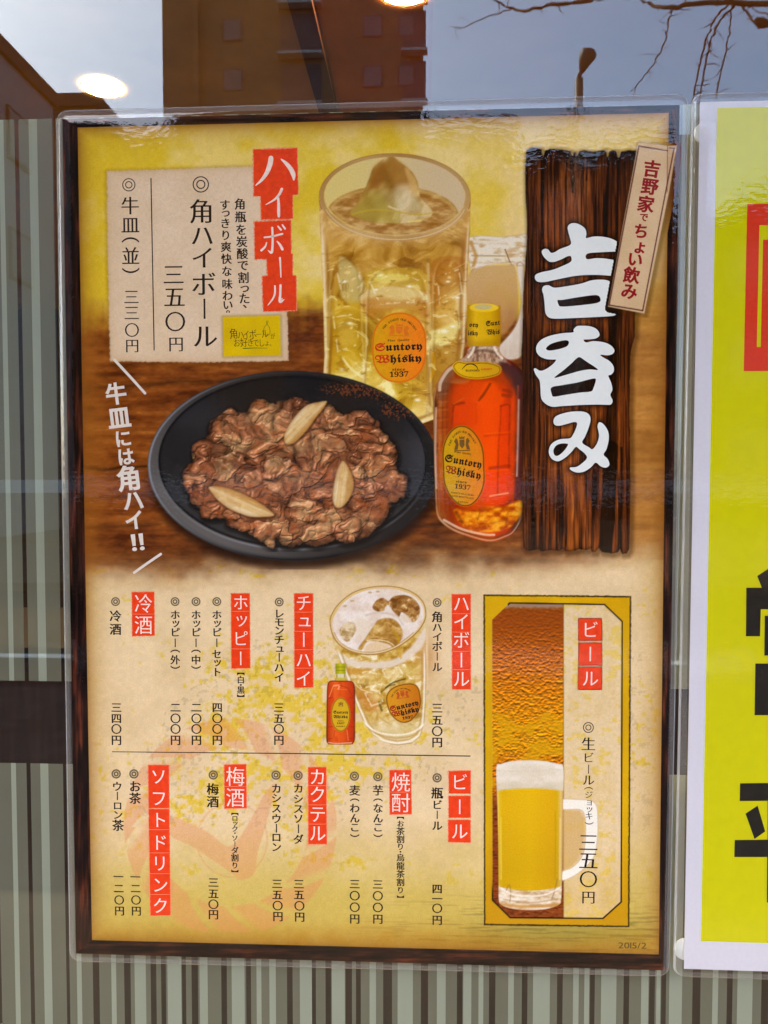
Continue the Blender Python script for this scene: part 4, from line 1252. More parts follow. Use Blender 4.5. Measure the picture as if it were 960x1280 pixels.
for i, pts in enumerate([[(577, 130), (545, 134), (515, 142), (488, 165), (468, 190), (452, 215), (442, 240), (446, 264), (470, 264), (496, 242), (520, 215), (545, 180), (565, 155)],
                         [(203, 402), (225, 398), (255, 402), (300, 416), (345, 438), (385, 464), (412, 490), (378, 496), (335, 495), (295, 482), (262, 466), (232, 442), (214, 420)],
                         [(628, 318), (642, 332), (656, 360), (663, 392), (656, 422), (642, 448), (622, 466), (604, 464), (595, 440), (598, 400), (606, 360), (616, 334)]]):
    p = spline(PZ(pts), 5); lo, hi = p.min(0) - 3, p.max(0) + 4
    k = Ink((lo[0], lo[1], hi[0], hi[1]), .8)
    d = sdf(p, k.X, k.Y); k.put((60, 30, 16), .6 * sst(3, -1, sdf(p, k.X - .8, k.Y - 1.2)))
    q = p - p.mean(0); w = np.linalg.svd(q, full_matrices=False)[2][0]
    along = (k.X - p[:, 0].mean()) * w[0] + (k.Y - p[:, 1].mean()) * w[1]; acr = -(k.X - p[:, 0].mean()) * w[1] + (k.Y - p[:, 1].mean()) * w[0]
    t = np.clip(.52 + acr / 18 + (fbm(along / 22, acr / 1.3, 3, 7 + i) - .5) * .7, 0, 1)
    c = ramp(t, [(0, (204, 160, 92)), (.4, (228, 190, 122)), (.75, (238, 208, 150)), (1, (246, 228, 184))])
    c = mixc(c, (178, 124, 66), sst(.5, .7, fbm(k.X / 9, k.Y / 9, 2, 17 + i)) * .22)
    c = mixc(c, (250, 240, 210), np.exp(-((acr + 2.0) / 2.2) ** 2) * .4)
    c = mixc(c, (170, 112, 56), np.exp(d / 2.0) * .7 * (d < 0))
    k.put(c, sst(.9, -1.1, d) * .9); print_ink("onion_slice", k, plate, 3.5)

# ------------------------------------------------------------------ whisky bottle
def paint_bottle():
    k = Ink((538, 374, 662, 682), .75)
    X, Y = k.X, k.Y
    Z = lambda pts: [(530 + x / 4, 370 + y / 4) for x, y in pts]
    body = spline(Z([(225, 240), (300, 246), (372, 240), (378, 275), (400, 305), (450, 335), (490, 375), (504, 430), (506, 520), (502, 700), (498, 900), (496, 1050), (490, 1115), (450, 1185), (400, 1212), (350, 1228), (300, 1226), (220, 1204), (140, 1172), (85, 1130), (62, 1085), (56, 980), (50, 800), (47, 600), (52, 480), (78, 408), (125, 350), (190, 312), (212, 285)]), 5)
    d = sdf(body, X, Y); cov = sst(.8, -.8, d)
    x = (X - 530) * 4; y = (Y - 370) * 4
    n = fbm(X / 6, Y / 14, 3, 131); n2 = fbm(X / 3, Y / 5, 3, 132)
    c = ramp(np.clip((x - 45) / 460.0 + (n - .5) * .10, 0, 1), [(0, (110, 54, 24)), (.05, (184, 108, 52)), (.12, (168, 78, 28)), (.2, (160, 62, 16)), (.3, (194, 72, 14)), (.46, (226, 88, 16)), (.64, (230, 86, 12)), (.78, (204, 60, 8)), (.86, (142, 42, 16)), (.92, (88, 36, 26)), (.97, (64, 34, 30)), (1, (80, 52, 44))])
    c = c * (1 - .16 * sst(560, 380, y) + .05 * sst(600, 800, y) - .14 * sst(900, 1060, y))[..., None]
    k.put(c, cov)
    T = lambda pts, col, kk=.8, soft=1.2: k.tint(col, sst(soft, -soft, sdf(spline(Z(pts), 5), X, Y)) * kk * cov)
    S = lambda pts, w, col, kk=.8, soft=1.3: k.tint(col, sst(soft, -soft, line_d(spline(Z(pts), 5, closed=False), X, Y) - w / 2 + .9 * (n2 - .5)) * kk * .62 * np.clip(.35 + 1.3 * fbm(X / 7, Y / 7, 2, 139), 0, 1) * cov)
    # panels of the cut glass: darker hollows between brighter faces
    for pts, col, kk in (([(150, 545), (205, 520), (262, 540), (262, 640), (200, 640), (140, 650)], (206, 66, 14), .55), ([(300, 440), (340, 430), (395, 500), (385, 550), (300, 560), (270, 530)], (246, 104, 20), .5),
                         ([(385, 550), (428, 545), (426, 690), (378, 695)], (214, 62, 10), .6), ([(376, 700), (426, 700), (424, 850), (368, 855)], (224, 72, 12), .6), ([(300, 560), (380, 555), (370, 690), (300, 690)], (244, 96, 18), .5),
                         ([(310, 880), (420, 870), (430, 1010), (320, 1040)], (230, 70, 10), .5), ([(320, 710), (368, 710), (360, 850), (315, 850)], (248, 102, 24), .5), ([(434, 520), (458, 500), (452, 1000), (436, 1000)], (250, 96, 22), .5),
                         ([(300, 330), (400, 345), (440, 430), (330, 430)], (234, 92, 22), .5)):
        k.tint(col, sst(3, -3, sdf(spline(Z(pts), 5), X, Y)) * kk * cov)
    # shoulder: clear glass over the liquid
    T([(205, 300), (240, 250), (370, 250), (420, 310), (380, 345), (260, 330), (160, 340)], mixc((206, 186, 160), (120, 96, 80), np.clip((n2 - .3) * 2, 0, 1)), .85)
    S([(250, 280), (300, 272), (360, 285)], 3, (70, 50, 40), .8); S([(270, 262), (320, 258), (365, 268)], 2, (240, 232, 220), .8); S([(380, 320), (420, 335), (430, 345)], 2.5, (216, 200, 180), .7)
    T([(380, 330), (440, 345), (490, 400), (500, 460), (470, 500), (430, 440), (395, 385)], (78, 48, 46), .9, 3)
    T([(110, 375), (150, 345), (150, 385), (165, 410), (230, 415), (200, 440), (100, 430), (80, 430)], (196, 140, 84), .6, 2)
    T([(470, 470), (498, 440), (500, 560), (496, 800), (490, 1000), (452, 1010), (468, 800), (478, 600)], (98, 44, 40), .75, 2)
    T([(150, 460), (300, 410), (400, 420), (460, 500), (440, 800), (440, 1000), (330, 1050), (300, 1000), (310, 800), (290, 700), (200, 640), (140, 640)], (238, 82, 10), .45, 5)
    T([(78, 440), (90, 400), (130, 360), (160, 350), (140, 400), (120, 470), (90, 520), (66, 500)], (120, 88, 66), .7, 4)
    T([(120, 430), (200, 420), (330, 424), (420, 450), (440, 420), (390, 380), (330, 400), (200, 408), (150, 392)], (150, 62, 24), .6, 4)
    k.tint((58, 32, 22), np.exp(-((d + 2.2) / 1.4) ** 2) * .5 * sst(440, 520, y) * sst(1100, 1000, y))
    # facets
    S([(145, 545), (200, 535), (150, 545), (140, 640)], 2.4, (120, 40, 14), .9); S([(200, 510), (150, 540)], 1.6, (236, 150, 80), .6)
    S([(330, 440), (300, 490), (275, 520)], 3, (90, 40, 18), .9); S([(400, 470), (435, 480), (430, 500), (395, 495)], 4.5, (120, 50, 24), .85)
    S([(385, 550), (425, 545), (428, 600), (426, 690), (424, 860)], 1.8, (130, 36, 14), .85); S([(385, 550), (382, 640), (372, 760), (368, 1000)], 1.6, (150, 40, 14), .8)
    S([(300, 700), (360, 695), (430, 690)], 2.6, (200, 56, 10), .8); S([(300, 690), (430, 680)], 1.4, (250, 130, 50), .6)
    S([(330, 860), (380, 855), (424, 850)], 4, (150, 44, 14), .8); S([(330, 875), (420, 868)], 1.2, (250, 130, 60), .6)
    S([(260, 540), (262, 640)], 1.4, (214, 70, 14), .6); S([(470, 450), (466, 620), (462, 820)], 1.6, (250, 150, 90), .6)
    for xx, kk in ((72, .6), (96, .7), (118, .5)): S([(xx, 470), (xx - 4, 640), (xx + 2, 900), (xx + 14, 1080)], 1.5, (96, 44, 20), kk)
    for yy in (480, 520, 560, 610, 660): S([(66, yy), (118, yy - 6)], 1.6, (124, 56, 24), .6); S([(66, yy + 14), (118, yy + 8)], 1.2, (220, 150, 90), .45)
    for yy in (760, 900, 960, 1010): S([(60, yy), (92, yy + 4)], 1.4, (216, 140, 70), .5)
    # amber base
    T([(150, 1070), (250, 1070), (300, 1055), (400, 1050), (480, 1020), (492, 1060), (470, 1120), (400, 1170), (300, 1180), (200, 1160)], ramp(np.clip(fbm(X / 9, Y / 6, 3, 140) * 1.9 - .45, 0, 1), [(0, (168, 74, 6)), (.5, (220, 126, 14)), (1, (246, 186, 54))]), .9, 2)
    S([(140, 1040), (220, 1070), (300, 1072), (420, 1040), (480, 1020)], 3, (150, 46, 12), .7); S([(280, 1080), (275, 1140), (420, 1120)], 1.4, (150, 84, 12), .7)
    S([(160, 1080), (190, 1130)], 4, (90, 50, 14), .7); S([(420, 1080), (410, 1140)], 2.2, (130, 64, 12), .7)
    k.tint((206, 190, 160), np.exp(-((d + 2.0) / 1.1) ** 2) * .7 * sst(1060, 1140, y)); k.tint((104, 60, 26), np.exp(-((d + 4.5) / 1.6) ** 2) * .6 * sst(1060, 1140, y))
    k.tint((214, 176, 130), np.exp(-((d + 1.0) / .9) ** 2) * .45 * (x < 200))
    for pts, w, kk in (([(78, 470), (84, 430), (118, 376), (150, 352)], 3.2, .6), ([(60, 560), (57, 760), (62, 960)], 1.6, .5), ([(474, 520), (470, 720), (464, 900)], 1.4, .55), ([(250, 256), (242, 280), (222, 306)], 2.4, .8), ([(352, 256), (366, 286), (392, 312)], 2, .8), ([(100, 1120), (190, 1166), (300, 1192), (350, 1194)], 2.2, .65), ([(330, 1000), (420, 985)], 1.4, .5)):
        k.tint((255, 238, 214), sst(1.4, -.6, line_d(spline(Z(pts), 5, closed=False), X, Y) - w / 2) * kk * cov)
    return k, Z
bk, BZ = paint_bottle()
bottle = print_ink("printed_bottle", bk, poster, 3)
def bottle_bits():
    k = Ink((580, 376, 628, 434), .8)
    cap = spline(BZ([(216, 62), (228, 44), (300, 36), (372, 48), (382, 64), (382, 236), (350, 248), (300, 252), (250, 250), (216, 240)]), 4)
    d = sdf(cap, k.X, k.Y); x = (k.X - 530) * 4; y = (k.Y - 370) * 4
    k.put(ramp(np.clip((x - 215) / 168.0, 0, 1), [(0, (176, 132, 20)), (.25, (226, 184, 28)), (.7, (214, 170, 24)), (1, (180, 130, 22))]), sst(.8, -.8, d))
    k.dab(ellipse(605, 384.5, 18, 5.5), (236, 200, 60), .8); k.dab(ellipse(604, 383.5, 11, 3.4), (206, 186, 130), .8)
    k.tint((150, 104, 16), sst(200, 246, y) * .35)
    capo = print_ink("cap", k, bottle, 4)
    letters("cap_lettering", word("tory", 583.8, 597.5, 405.5, 8, .06, FRAK)[1:] + word("isky", 584.5, 597, 416.5, 8, .0, FRAK) + word("Sunt", 607.5, 624.8, 404.8, 8.5, -.1, FRAK) + word("Whis", 608.5, 624.5, 415.5, 8.5, -.06, FRAK), M_TEXT, bottle, 5, .02, .02)
    # neck label
    k = Ink((562, 444, 630, 478), .8)
    p = spline(BZ([(142, 350), (170, 325), (220, 332), (300, 328), (360, 340), (386, 358), (378, 390), (330, 408), (265, 416), (200, 408), (160, 385)]), 5)
    d = sdf(p, k.X, k.Y); k.put(mixc((222, 180, 34), (206, 158, 36), sst(570, 626, k.X)), sst(.8, -.8, d)); k.tint((140, 98, 20), sst(1.0, .3, np.abs(d + 1.8)) * .8)
    print_ink("neck_label", k, bottle, 4)
    flat_px("neck_label_mark", [taper(BZ([(190, 366), (212, 345), (240, 340), (262, 352), (270, 370)]), [.6, 1.2, 1.4, 1.2, .6])], M_TEXT, bottle, 5)
    letters("neck_label_lettering", word("BLENDED", 582, 599.5, 463.2, 3.2, 0.0, MATHB), M_TEXT, bottle, 5, .02, .02)
    letters("neck_label_red_lettering", word("WHISKY", 601, 615, 462.0, 3.2, -.05, MATHB), bpy.data.materials["label_red_ink"], bottle, 5, .02, .02)
    label_oval(bottle, 579.5, 582.5, 27, 52.5, -3, 4, col=(216, 152, 32), edge=(110, 70, 20))
    crest(577.5, 554, 21, 18, M_CRESTD, bottle, 5, -2)
    a = arc_text("THE FINEST OLD WHISKY", 579.5, 584, 21.5, 44.5, -50, 48, 3.6, -3)
    a = [(MATHB.get(i[0], i[0]),) + i[1:] for i in a]
    s = word("Suntory", 556.5, 601.5, 572.5, 12.5, .19, FRAK); w = word("Whisky", 557, 600.5, 586.5, 12.5, .19, FRAK)
    letters("label_small_print", a + word("Fine", 568, 576, 564.5, 3.4, .15, MATHB) + word("Quality", 578, 589, 566, 3.4, .15, MATHB) + word("since", 570, 583.5, 601.5, 4.6, .1, MATHB) + word("1937", 568.5, 588, 607.5, 8.5, .13, MATHB)
            + word("DISTILLED", 564, 592, 615.5, 2.8, .13, MATHB) + word("AND BOTTLED", 564, 592, 619.5, 2.8, .13, {**MATHB, ' ': '.'}) + word("JAPAN", 572, 585, 627, 2.6, .1, MATHB), M_TEXT, bottle, 5, .01, .01)
    letters("label_initial", [w[0]], mat_flat("label_dark_red_ink", (150, 56, 20)), bottle, 5, .02, .02)
    letters("label_lettering", s + w[1:], M_TEXT, bottle, 5, .02, .02)
bottle_bits()

# ------------------------------------------------------------------ charred sign board with the big brush letters
Z5 = lambda pts: [(640 + x / 4.364, 160 + y / 4.364) for x, y in pts]
Z6 = lambda pts: [(640 + x / 3.555, 360 + y / 3.555) for x, y in pts]
B_KICHI = spline(Z5([(304, 540), (318, 523), (345, 519), (378, 532), (400, 552), (406, 578), (404, 600), (440, 593), (482, 592), (530, 600), (568, 617), (592, 645), (590, 672), (560, 674), (500, 677), (412, 685), (408, 715), (462, 710), (520, 714), (580, 728), (620, 760), (610, 795), (560, 806), (450, 801), (350, 806), (250, 825), (180, 840), (140, 838), (125, 820), (130, 800), (160, 787), (220, 774), (270, 755), (321, 729), (321, 700), (300, 701), (270, 716), (230, 730), (200, 727), (172, 700), (162, 674), (176, 660), (196, 662), (212, 680), (232, 678), (262, 660), (319, 636), (316, 600), (307, 566)]), 5)
B_KUCHI = spline(Z5([(164, 882), (174, 862), (200, 858), (232, 871), (300, 863), (380, 848), (430, 832), (480, 827), (522, 832), (558, 856), (572, 900), (576, 960), (572, 1005), (560, 1022), (530, 1027), (440, 1032), (330, 1037), (240, 1040), (203, 1034), (183, 1010), (178, 960), (172, 912)]), 5)
H_KUCHI = spline(Z5([(249, 938), (272, 938), (360, 923), (440, 912), (470, 914), (482, 930), (478, 948), (440, 959), (340, 970), (270, 974), (253, 962)]), 5)
B_NOMU = spline(Z6([(273, 186), (288, 170), (315, 168), (345, 170), (372, 180), (386, 196), (388, 212), (372, 224), (345, 228), (318, 230), (330, 242), (362, 236), (410, 242), (440, 256), (455, 276), (448, 292), (425, 299), (392, 297), (408, 310), (432, 324), (450, 346), (452, 370), (440, 385), (428, 390), (440, 420), (446, 452), (437, 475), (447, 500), (440, 517), (420, 519), (380, 518), (300, 520), (220, 525), (180, 528), (150, 515), (130, 490), (126, 440), (122, 410), (106, 386), (97, 362), (105, 357), (126, 368), (152, 360), (182, 338), (196, 319), (180, 318), (150, 315), (122, 302), (108, 280), (110, 255), (130, 230), (170, 212), (225, 201), (272, 197)]), 4)
H_NOMU = [spline(Z6([(151, 268), (170, 250), (205, 238), (240, 232), (253, 240), (245, 258), (215, 270), (180, 277), (160, 277)]), 4),
          spline(Z6([(188, 399), (228, 366), (264, 335), (288, 312), (303, 308), (330, 326), (382, 362), (345, 362), (300, 369), (240, 386)]), 4),
          spline(Z6([(175, 442), (220, 432), (290, 420), (340, 407), (369, 402), (372, 414), (362, 445), (350, 460), (300, 465), (230, 476), (186, 483), (176, 470)]), 4)]
B_MI = spline(Z6([(184, 592), (192, 573), (218, 560), (262, 550), (312, 549), (341, 561), (349, 586), (340, 622), (325, 660), (312, 687), (342, 708), (358, 716), (378, 690), (387, 655), (380, 615), (388, 597), (406, 605), (426, 635), (430, 672), (420, 716), (407, 740), (425, 760), (433, 785), (418, 798), (395, 793), (372, 776), (350, 797), (320, 816), (288, 820), (262, 809), (258, 798), (286, 795), (310, 780), (333, 756), (323, 735), (300, 717), (284, 706), (262, 731), (235, 755), (205, 770), (178, 760), (164, 735), (168, 705), (185, 685), (215, 672), (256, 668), (270, 654), (285, 622), (289, 600), (274, 596), (240, 605), (210, 612), (190, 608)]), 4)
H_MI = spline(Z6([(184, 722), (195, 701), (215, 692), (240, 691), (249, 697), (230, 725), (205, 745), (189, 742)]), 4)

def paint_board():
    k = Ink((646, 178, 804, 700), .85)
    X, Y = k.X, k.Y
    top = Z5([(75, 150), (80, 122), (105, 108), (140, 108), (160, 118), (168, 150), (174, 152), (180, 124), (205, 115), (260, 116), (300, 124), (318, 126), (325, 148), (331, 150), (338, 132), (348, 132), (354, 152), (358, 150), (366, 128), (390, 122), (440, 130), (470, 126), (500, 120), (514, 130), (520, 156), (526, 155), (530, 130), (548, 122), (570, 128), (578, 160), (584, 160), (596, 130), (640, 120), (680, 126)])
    right = [(797, 190), (798, 300), (794, 392), (793, 420), (787.5, 445), (787, 520), (788, 600), (787.5, 650), (786.5, 680)]
    bot = Z6([(522, 1160), (510, 1180), (490, 1182), (480, 1160), (470, 1175), (440, 1180), (400, 1172), (384, 1155), (372, 1172), (356, 1172), (348, 1155), (335, 1165), (300, 1160), (275, 1168), (240, 1172), (225, 1158), (210, 1168), (170, 1164), (130, 1172), (120, 1160), (80, 1168), (60, 1164), (50, 1150)])
    left = [(654, 680), (653, 640), (652.5, 600), (652, 560), (653, 520), (654, 480), (652, 440), (653.5, 400), (655, 350), (658, 310), (659, 280), (657, 240), (656.5, 210)]
    poly = np.array(top + right + bot + left)
    d = sdf(poly, X, Y) + (fbm(X / 1.5, Y / 9, 2, 150) - .5) * 1.2
    k.put((60, 34, 10), .45 * sst(7, 0, sdf(poly, X - 2, Y - 2)))
    wx = X + 3 * (fbm(X / 20, Y / 60, 3, 151) - .5)
    g = fbm(wx / 1.9, Y / 55, 4, 152); g2 = fbm(wx / 6, Y / 90, 3, 153); g3 = fbm(wx / 1.1, Y / 14, 3, 154)
    cen = np.exp(-((X - 722) / 55.0) ** 2)
    t = np.clip((g * .40 + g2 * .48 + fbm(X / 14 + .6 * fbm(X / 20, Y / 40, 2, 163), Y / 45, 3, 162) * .12 - .32) * 2.3 * (.62 + .5 * cen) + .15 * (cen - .4), 0, 1)
    c = ramp(t, [(0, (36, 19, 10)), (.25, (78, 40, 18)), (.55, (124, 66, 28)), (.8, (156, 88, 36)), (1, (184, 110, 48))])
    c = c * (.82 + .36 * g3)[..., None]
    c = mixc(c, (22, 13, 9), sst(.62, .74, fbm(X / 1.6, Y / 90, 2, 156)) * .6)
    # burnt places: top edge, side seams
    burn = np.exp(-(Y - 186) / 26.0) * sst(.25, .7, fbm(X / 8, Y / 18, 3, 157) + .15)
    c = mixc(c, (20, 14, 12), np.clip(burn, 0, .85))
    for x0, x1, y0, y1, w, kk in ((680, 678, 190, 260, 2, .7), (717, 716, 190, 240, 2, .8), (735, 733, 190, 225, 1.6, .8), (760, 758, 190, 300, 2.4, .8), (773, 768, 200, 420, 2.2, .7), (769, 764, 380, 560, 12, .55), (764, 757, 560, 690, 17, .8), (777, 776, 560, 690, 2.4, .85), (744, 739, 600, 690, 1.8, .6), (684, 682, 520, 690, 1.6, .5), (664, 663, 300, 690, 1.6, .5), (700, 701, 620, 690, 1.6, .5)):
        c = mixc(c, (24, 15, 10), sst(w * .5 + 1.5, w * .5 - .8, line_d([(x0, y0), (x1, y1)], X + 1.6 * (fbm(X / 9, Y / 16, 2, 158) - .5), Y)) * kk)
    c = mixc(c, (30, 16, 10), np.exp(d / 2.2) * .7 * (d < 0))
    # soft dark surround printed round the letters
    sub = (X > 662) & (X < 778) & (Y > 272) & (Y < 596)
    dd = np.full(X[sub].shape, 99.0)
    for p in (B_KICHI, B_KUCHI, B_NOMU, B_MI): dd = np.minimum(dd, sdf(p, X[sub], Y[sub]))
    gl = np.zeros(X.shape); gl[sub] = np.exp(-np.clip(dd, 0, 99) / 3.0) * .85
    c = mixc(c, (18, 8, 5), gl)
    k.put(c, sst(.8, -.8, d))
    return k
board = print_ink("printed_sign_board", paint_board(), poster, 5)
flat_px("brush_lettering", [[B_KICHI], [B_KUCHI, H_KUCHI], [B_NOMU] + H_NOMU, [B_MI, H_MI]], M_BRUSHW, board, 6)

def name_tag():
    k = Ink((754, 172, 852, 398), .8)
    back = Z5([(846, 88), (902, 94), (858, 345), (845, 352)]); card = Z5([(688, 78), (850, 97), (900, 95), (858, 340), (722, 1012), (524, 974)])
    k.put((70, 44, 14), .4 * sst(6, 0, sdf(card, k.X - 2, k.Y - 2)))
    n = fbm(k.X / 26, k.Y / 26, 2, 161)
    k.fill(card, mixc((224, 196, 160), (212, 180, 140), n)[...], .8)
    k.dab(back, (196, 160, 122), .8, .55)
    k.stroke(Z5([(848, 95), (846, 350)]), 1.0, (110, 60, 40), .6)
    for a, b, w in (((692, 99), (848, 124), 1.5), ((860, 108), (886, 112), 1.3), ((884, 112), (713, 996), 1.5), ((713, 996), (530, 966), 1.7), ((530, 966), (692, 99), 1.5)):
        k.stroke(Z5([a, b]), w, (84, 40, 34), .9)
    o = print_ink("name_tag", k, poster, 7)
    it = [(c,) + tuple(Z5([(x, y)])[0]) + (s / 4.364, -8.5, .98) for c, x, y, s in (("吉", 763, 222, 96), ("野", 752, 318, 94), ("家", 730, 415, 94), ("で", 719, 486, 50), ("ち", 704, 562, 86), ("ょ", 694, 650, 84), ("い", 672, 716, 88), ("飲", 652, 802, 92), ("み", 640, 890, 92))]
    letters("name_tag_lettering", it, M_MAROON, o, 8, .040, .028)
name_tag()

# ------------------------------------------------------------------ lower menu: red headings, dishes, prices
def stamp(quads, glyphs, size, cuts=()):
    """red heading block with pale edge and white lettering"""
    big = []
    for q in quads:
        q = np.array(q, float); c = q.mean(0); big.append(ragged(c + (q - c) * (1 + 1.6 / np.ptp(q, 0)), .9, 1.1, len(big) + int(q[0, 0])))
    flat_px("heading_edge", big, M_REDEDGE, poster, 1)
    s = flat_px("red_heading", [ragged(q, .6, 1.2, int(q[0][0]) + i) for i, q in enumerate(quads)], M_RED, poster, 2)
    if cuts: flat_px("heading_seam", [taper([(a, y), ((a + b) / 2, y + .2), (b, y)], [.5, .7, .4]) for a, b, y in cuts], M_REDEDGE, s, 2.5)
    letters("heading_lettering", [(c, x, y, size, 0, .94) for c, x, y in glyphs], M_WHITE, s, 3, .002, -.004)

def rows(text, x, ys): return [(c, x if np.ndim(x) == 0 else x[0] + (x[1] - x[0]) * (y - ys[0]) / (ys[-1] - ys[0]), y) for c, y in zip(text, ys)]
stamp([[(165, 740.5), (192.5, 740), (193, 794.5), (165.5, 795)]], rows("冷酒", 179.4, [754.4, 781]), 25, [(165, 193, 767.5)])
stamp([[(289, 742), (312, 742), (312.5, 835), (289.5, 835.5)]], rows("ホッピー", 300.8, [753, 775, 798, 823]), 21, [(289, 312, 764), (289, 312, 811)])
stamp([[(368, 742), (391, 742), (391.3, 859), (368.3, 859.5)]], rows("チューハイ", 379.6, [753.5, 776, 799.7, 824.7, 848]), 22, [(368, 391, 765), (368, 391, 789), (368, 391, 812), (368, 391, 835)])
stamp([[(565, 743), (588, 743), (588.3, 861.5), (565.3, 861.5)]], rows("ハイボール", 576.7, [754.4, 777, 800, 825, 848.5]), 23, [(565, 588, 767), (565, 588, 790), (565, 588, 814), (565, 588, 837)])
stamp([[(185.3, 956.5), (211, 956.5), (211.4, 1010), (186, 1010)], [(186, 1011.5), (211.4, 1011.5), (213, 1144), (188, 1144.5)]], rows("ソフトドリンク", (198.3, 200.6), [970.6, 997.7, 1024.8, 1053, 1079, 1106, 1132]), 22, [(186, 212, 1037), (187, 212, 1066), (187, 213, 1092), (188, 213, 1118)])
stamp([[(280.5, 956), (307.5, 955.5), (308, 1010), (281, 1010.5)]], rows("梅酒", 294.2, [970.6, 996.8]), 26, [(281, 308, 983)])
stamp([[(385.4, 959), (407.5, 959), (408.3, 1055), (385.6, 1055)]], rows("カクテル", 397, [971, 993, 1017.5, 1041.5]), 23, [(385, 408, 982), (385, 408, 1006), (385, 408, 1030)])
stamp([[(487, 963), (513.5, 962.5), (514.3, 1017.5), (487.5, 1018)]], rows("焼酎", 501, [977.5, 1003.5]), 26, [(487, 514, 990)])
stamp([[(561, 964), (588, 963.5), (588, 992), (561.3, 991.5)], [(561, 995), (588, 995), (588, 1022), (561, 1022)], [(560.5, 1025), (588, 1025), (588, 1053), (560.5, 1052.5)]], rows("ビール", 574.5, [977.5, 1008.5, 1039]), 23)
stamp([[(723, 773.3), (752, 773.3), (752.3, 800.5), (723.3, 800.5)], [(723.4, 803.5), (752, 803.5), (752.3, 831.5), (723.3, 831.5)], [(723, 834), (752, 834), (752, 861.7), (722.7, 861.7)]], rows("ビール", 737.8, [787, 817.5, 848]), 23)

P1 = [884.3, 898, 911.2, 925]
ITEMS = [
    (column("冷酒", 144.4, [770, 786.5], 15), None), (column("三四〇円", 145.5, P1, 13.4), None),
    (column("ホッピー（外）", 219, [768.4, 779, 790.3, 803.5, 814, 824.7, 834], 12.4), None), (column("二〇〇円", 219.4, P1, 13.4), None),
    (column("ホッピー（中）", 245, [768.4, 779, 790.3, 803.5, 814, 824.7, 834], 12.4), None), (column("二〇〇円", 245.5, P1, 13.4), None),
    (column("ホッピーセット", 271, [768.4, 779, 790.3, 803.5, 817.5, 828, 840], 12.4), None), (column("四〇〇円", 271.6, P1, 13.4), None),
    (column("【白・黒】", 301, [842.5, 849.7, 856.2, 862.5, 869.5], 10), None),
    (column("レモンチューハイ", 349, [767, 777.5, 788, 799.7, 810.6, 821.6, 834.4, 846.6], 13), None), (column("三五〇円", 348.6, P1, 13.4), None),
    (column("角ハイボール", 546.5, [771, 784, 796, 808, 820.6, 833.7], [14.5, 12.5, 12.5, 13.5, 12, 13]), None), (column("三五〇円", 546.5, [885, 900, 914, 927.7], 14), None),
    (column("ウーロン茶", (146.4, 147.6), [983, 995, 1007, 1018.5, 1031.6], [13, 12, 12, 12.5, 15]), None), (column("一二〇円", (148, 149.4), [1095.8, 1110.5, 1125, 1138.4], 12.8), None),
    (column("お茶", 168.8, [983, 997.8], 15), None), (column("一二〇円", (169.2, 170.4), [1096.2, 1110.5, 1125, 1138.6], 12.8), None),
    (column("梅酒", 266, [986.3, 1002], 15.5), None), (column("三五〇円", 266.8, [1103, 1117, 1130.3, 1143], 13.4), None),
    (column("【ロック・ソーダ割り】", 293.6, [1017.8, 1022.8, 1029, 1036, 1041.5, 1047.5, 1055, 1063, 1072.2, 1081.7, 1088.6], [9.5, 8, 8, 8.5, 8, 8.5, 8, 9.5, 10, 9, 9.5]), None),
    (column("カシスウーロン", 345.5, [985.5, 997.7, 1010.4, 1023.4, 1035.2, 1046.5, 1058.7], 13), None), (column("三五〇円", (346.4, 347.4), [1104.7, 1118.4, 1132, 1145.4], 13.4), None),
    (column("カシスソーダ", 373, [985.4, 998.5, 1011, 1023.3, 1036, 1049], 13), None), (column("三五〇円", (373.6, 374.6), [1105, 1118.4, 1132.3, 1146], 13.4), None),
    (column("麦（わんこ）", 443.4, [988, 1000, 1010.2, 1022.7, 1034, 1044.3], [14, 12, 13, 13, 13, 12]), None), (column("三〇〇円", 443.4, [1105, 1119.6, 1134, 1148.4], 13.4), None),
    (column("芋（なんこ）", 472.5, [988, 1000, 1010.2, 1022.7, 1034, 1044.3], [14, 12, 13, 13, 13, 12]), None), (column("三〇〇円", 472.3, [1105.4, 1119.8, 1134.3, 1148.6], 13.4), None),
    (column("【お茶割り・烏龍茶割り】", 500.6, [1022.6, 1029.6, 1039, 1049, 1058.2, 1064.8, 1072, 1082.3, 1092.5, 1102.7, 1112.6, 1120.6], [9.5, 9, 10.5, 10.5, 9.5, 9, 10.5, 10.5, 10.5, 10.5, 9.5, 9.5]), None),
    (column("瓶ビール", 546.5, [991.3, 1006, 1018.5, 1032], [15.5, 13, 12, 13.5]), None), (column("四一〇円", 546.5, [1111, 1123.4, 1135.4, 1150], 13.4), None),
]
for it, _ in ITEMS:
    letters("menu_lettering", it, M_TEXT, poster, 1.5, .030, .012)
bul = []
for x, y in ((144.4, 752), (218.8, 752), (245, 752), (271, 752), (349, 752.5), (546.4, 753.2)): bul += ring_mark(x, y, 11.2, 1.7)
flat_px("bullet_mark", bul, M_GREY, poster, 1.5)
bul = []
for x, y in ((145.2, 967.4), (167.4, 967.4), (266.6, 968.7), (345, 968.9), (372.6, 969.4), (443, 970.2), (472.3, 970.8), (546.4, 972.3)): bul += ring_mark(x, y, 11.8, 2.0)
flat_px("bullet_mark", bul, M_GREY, poster, 1.5)
flat_px("menu_rule", [[(140, 939.2), (360, 941.2), (588, 944.4), (588, 945.8), (360, 942.5), (140, 940.2)]], M_TEXT, poster, 1.5)

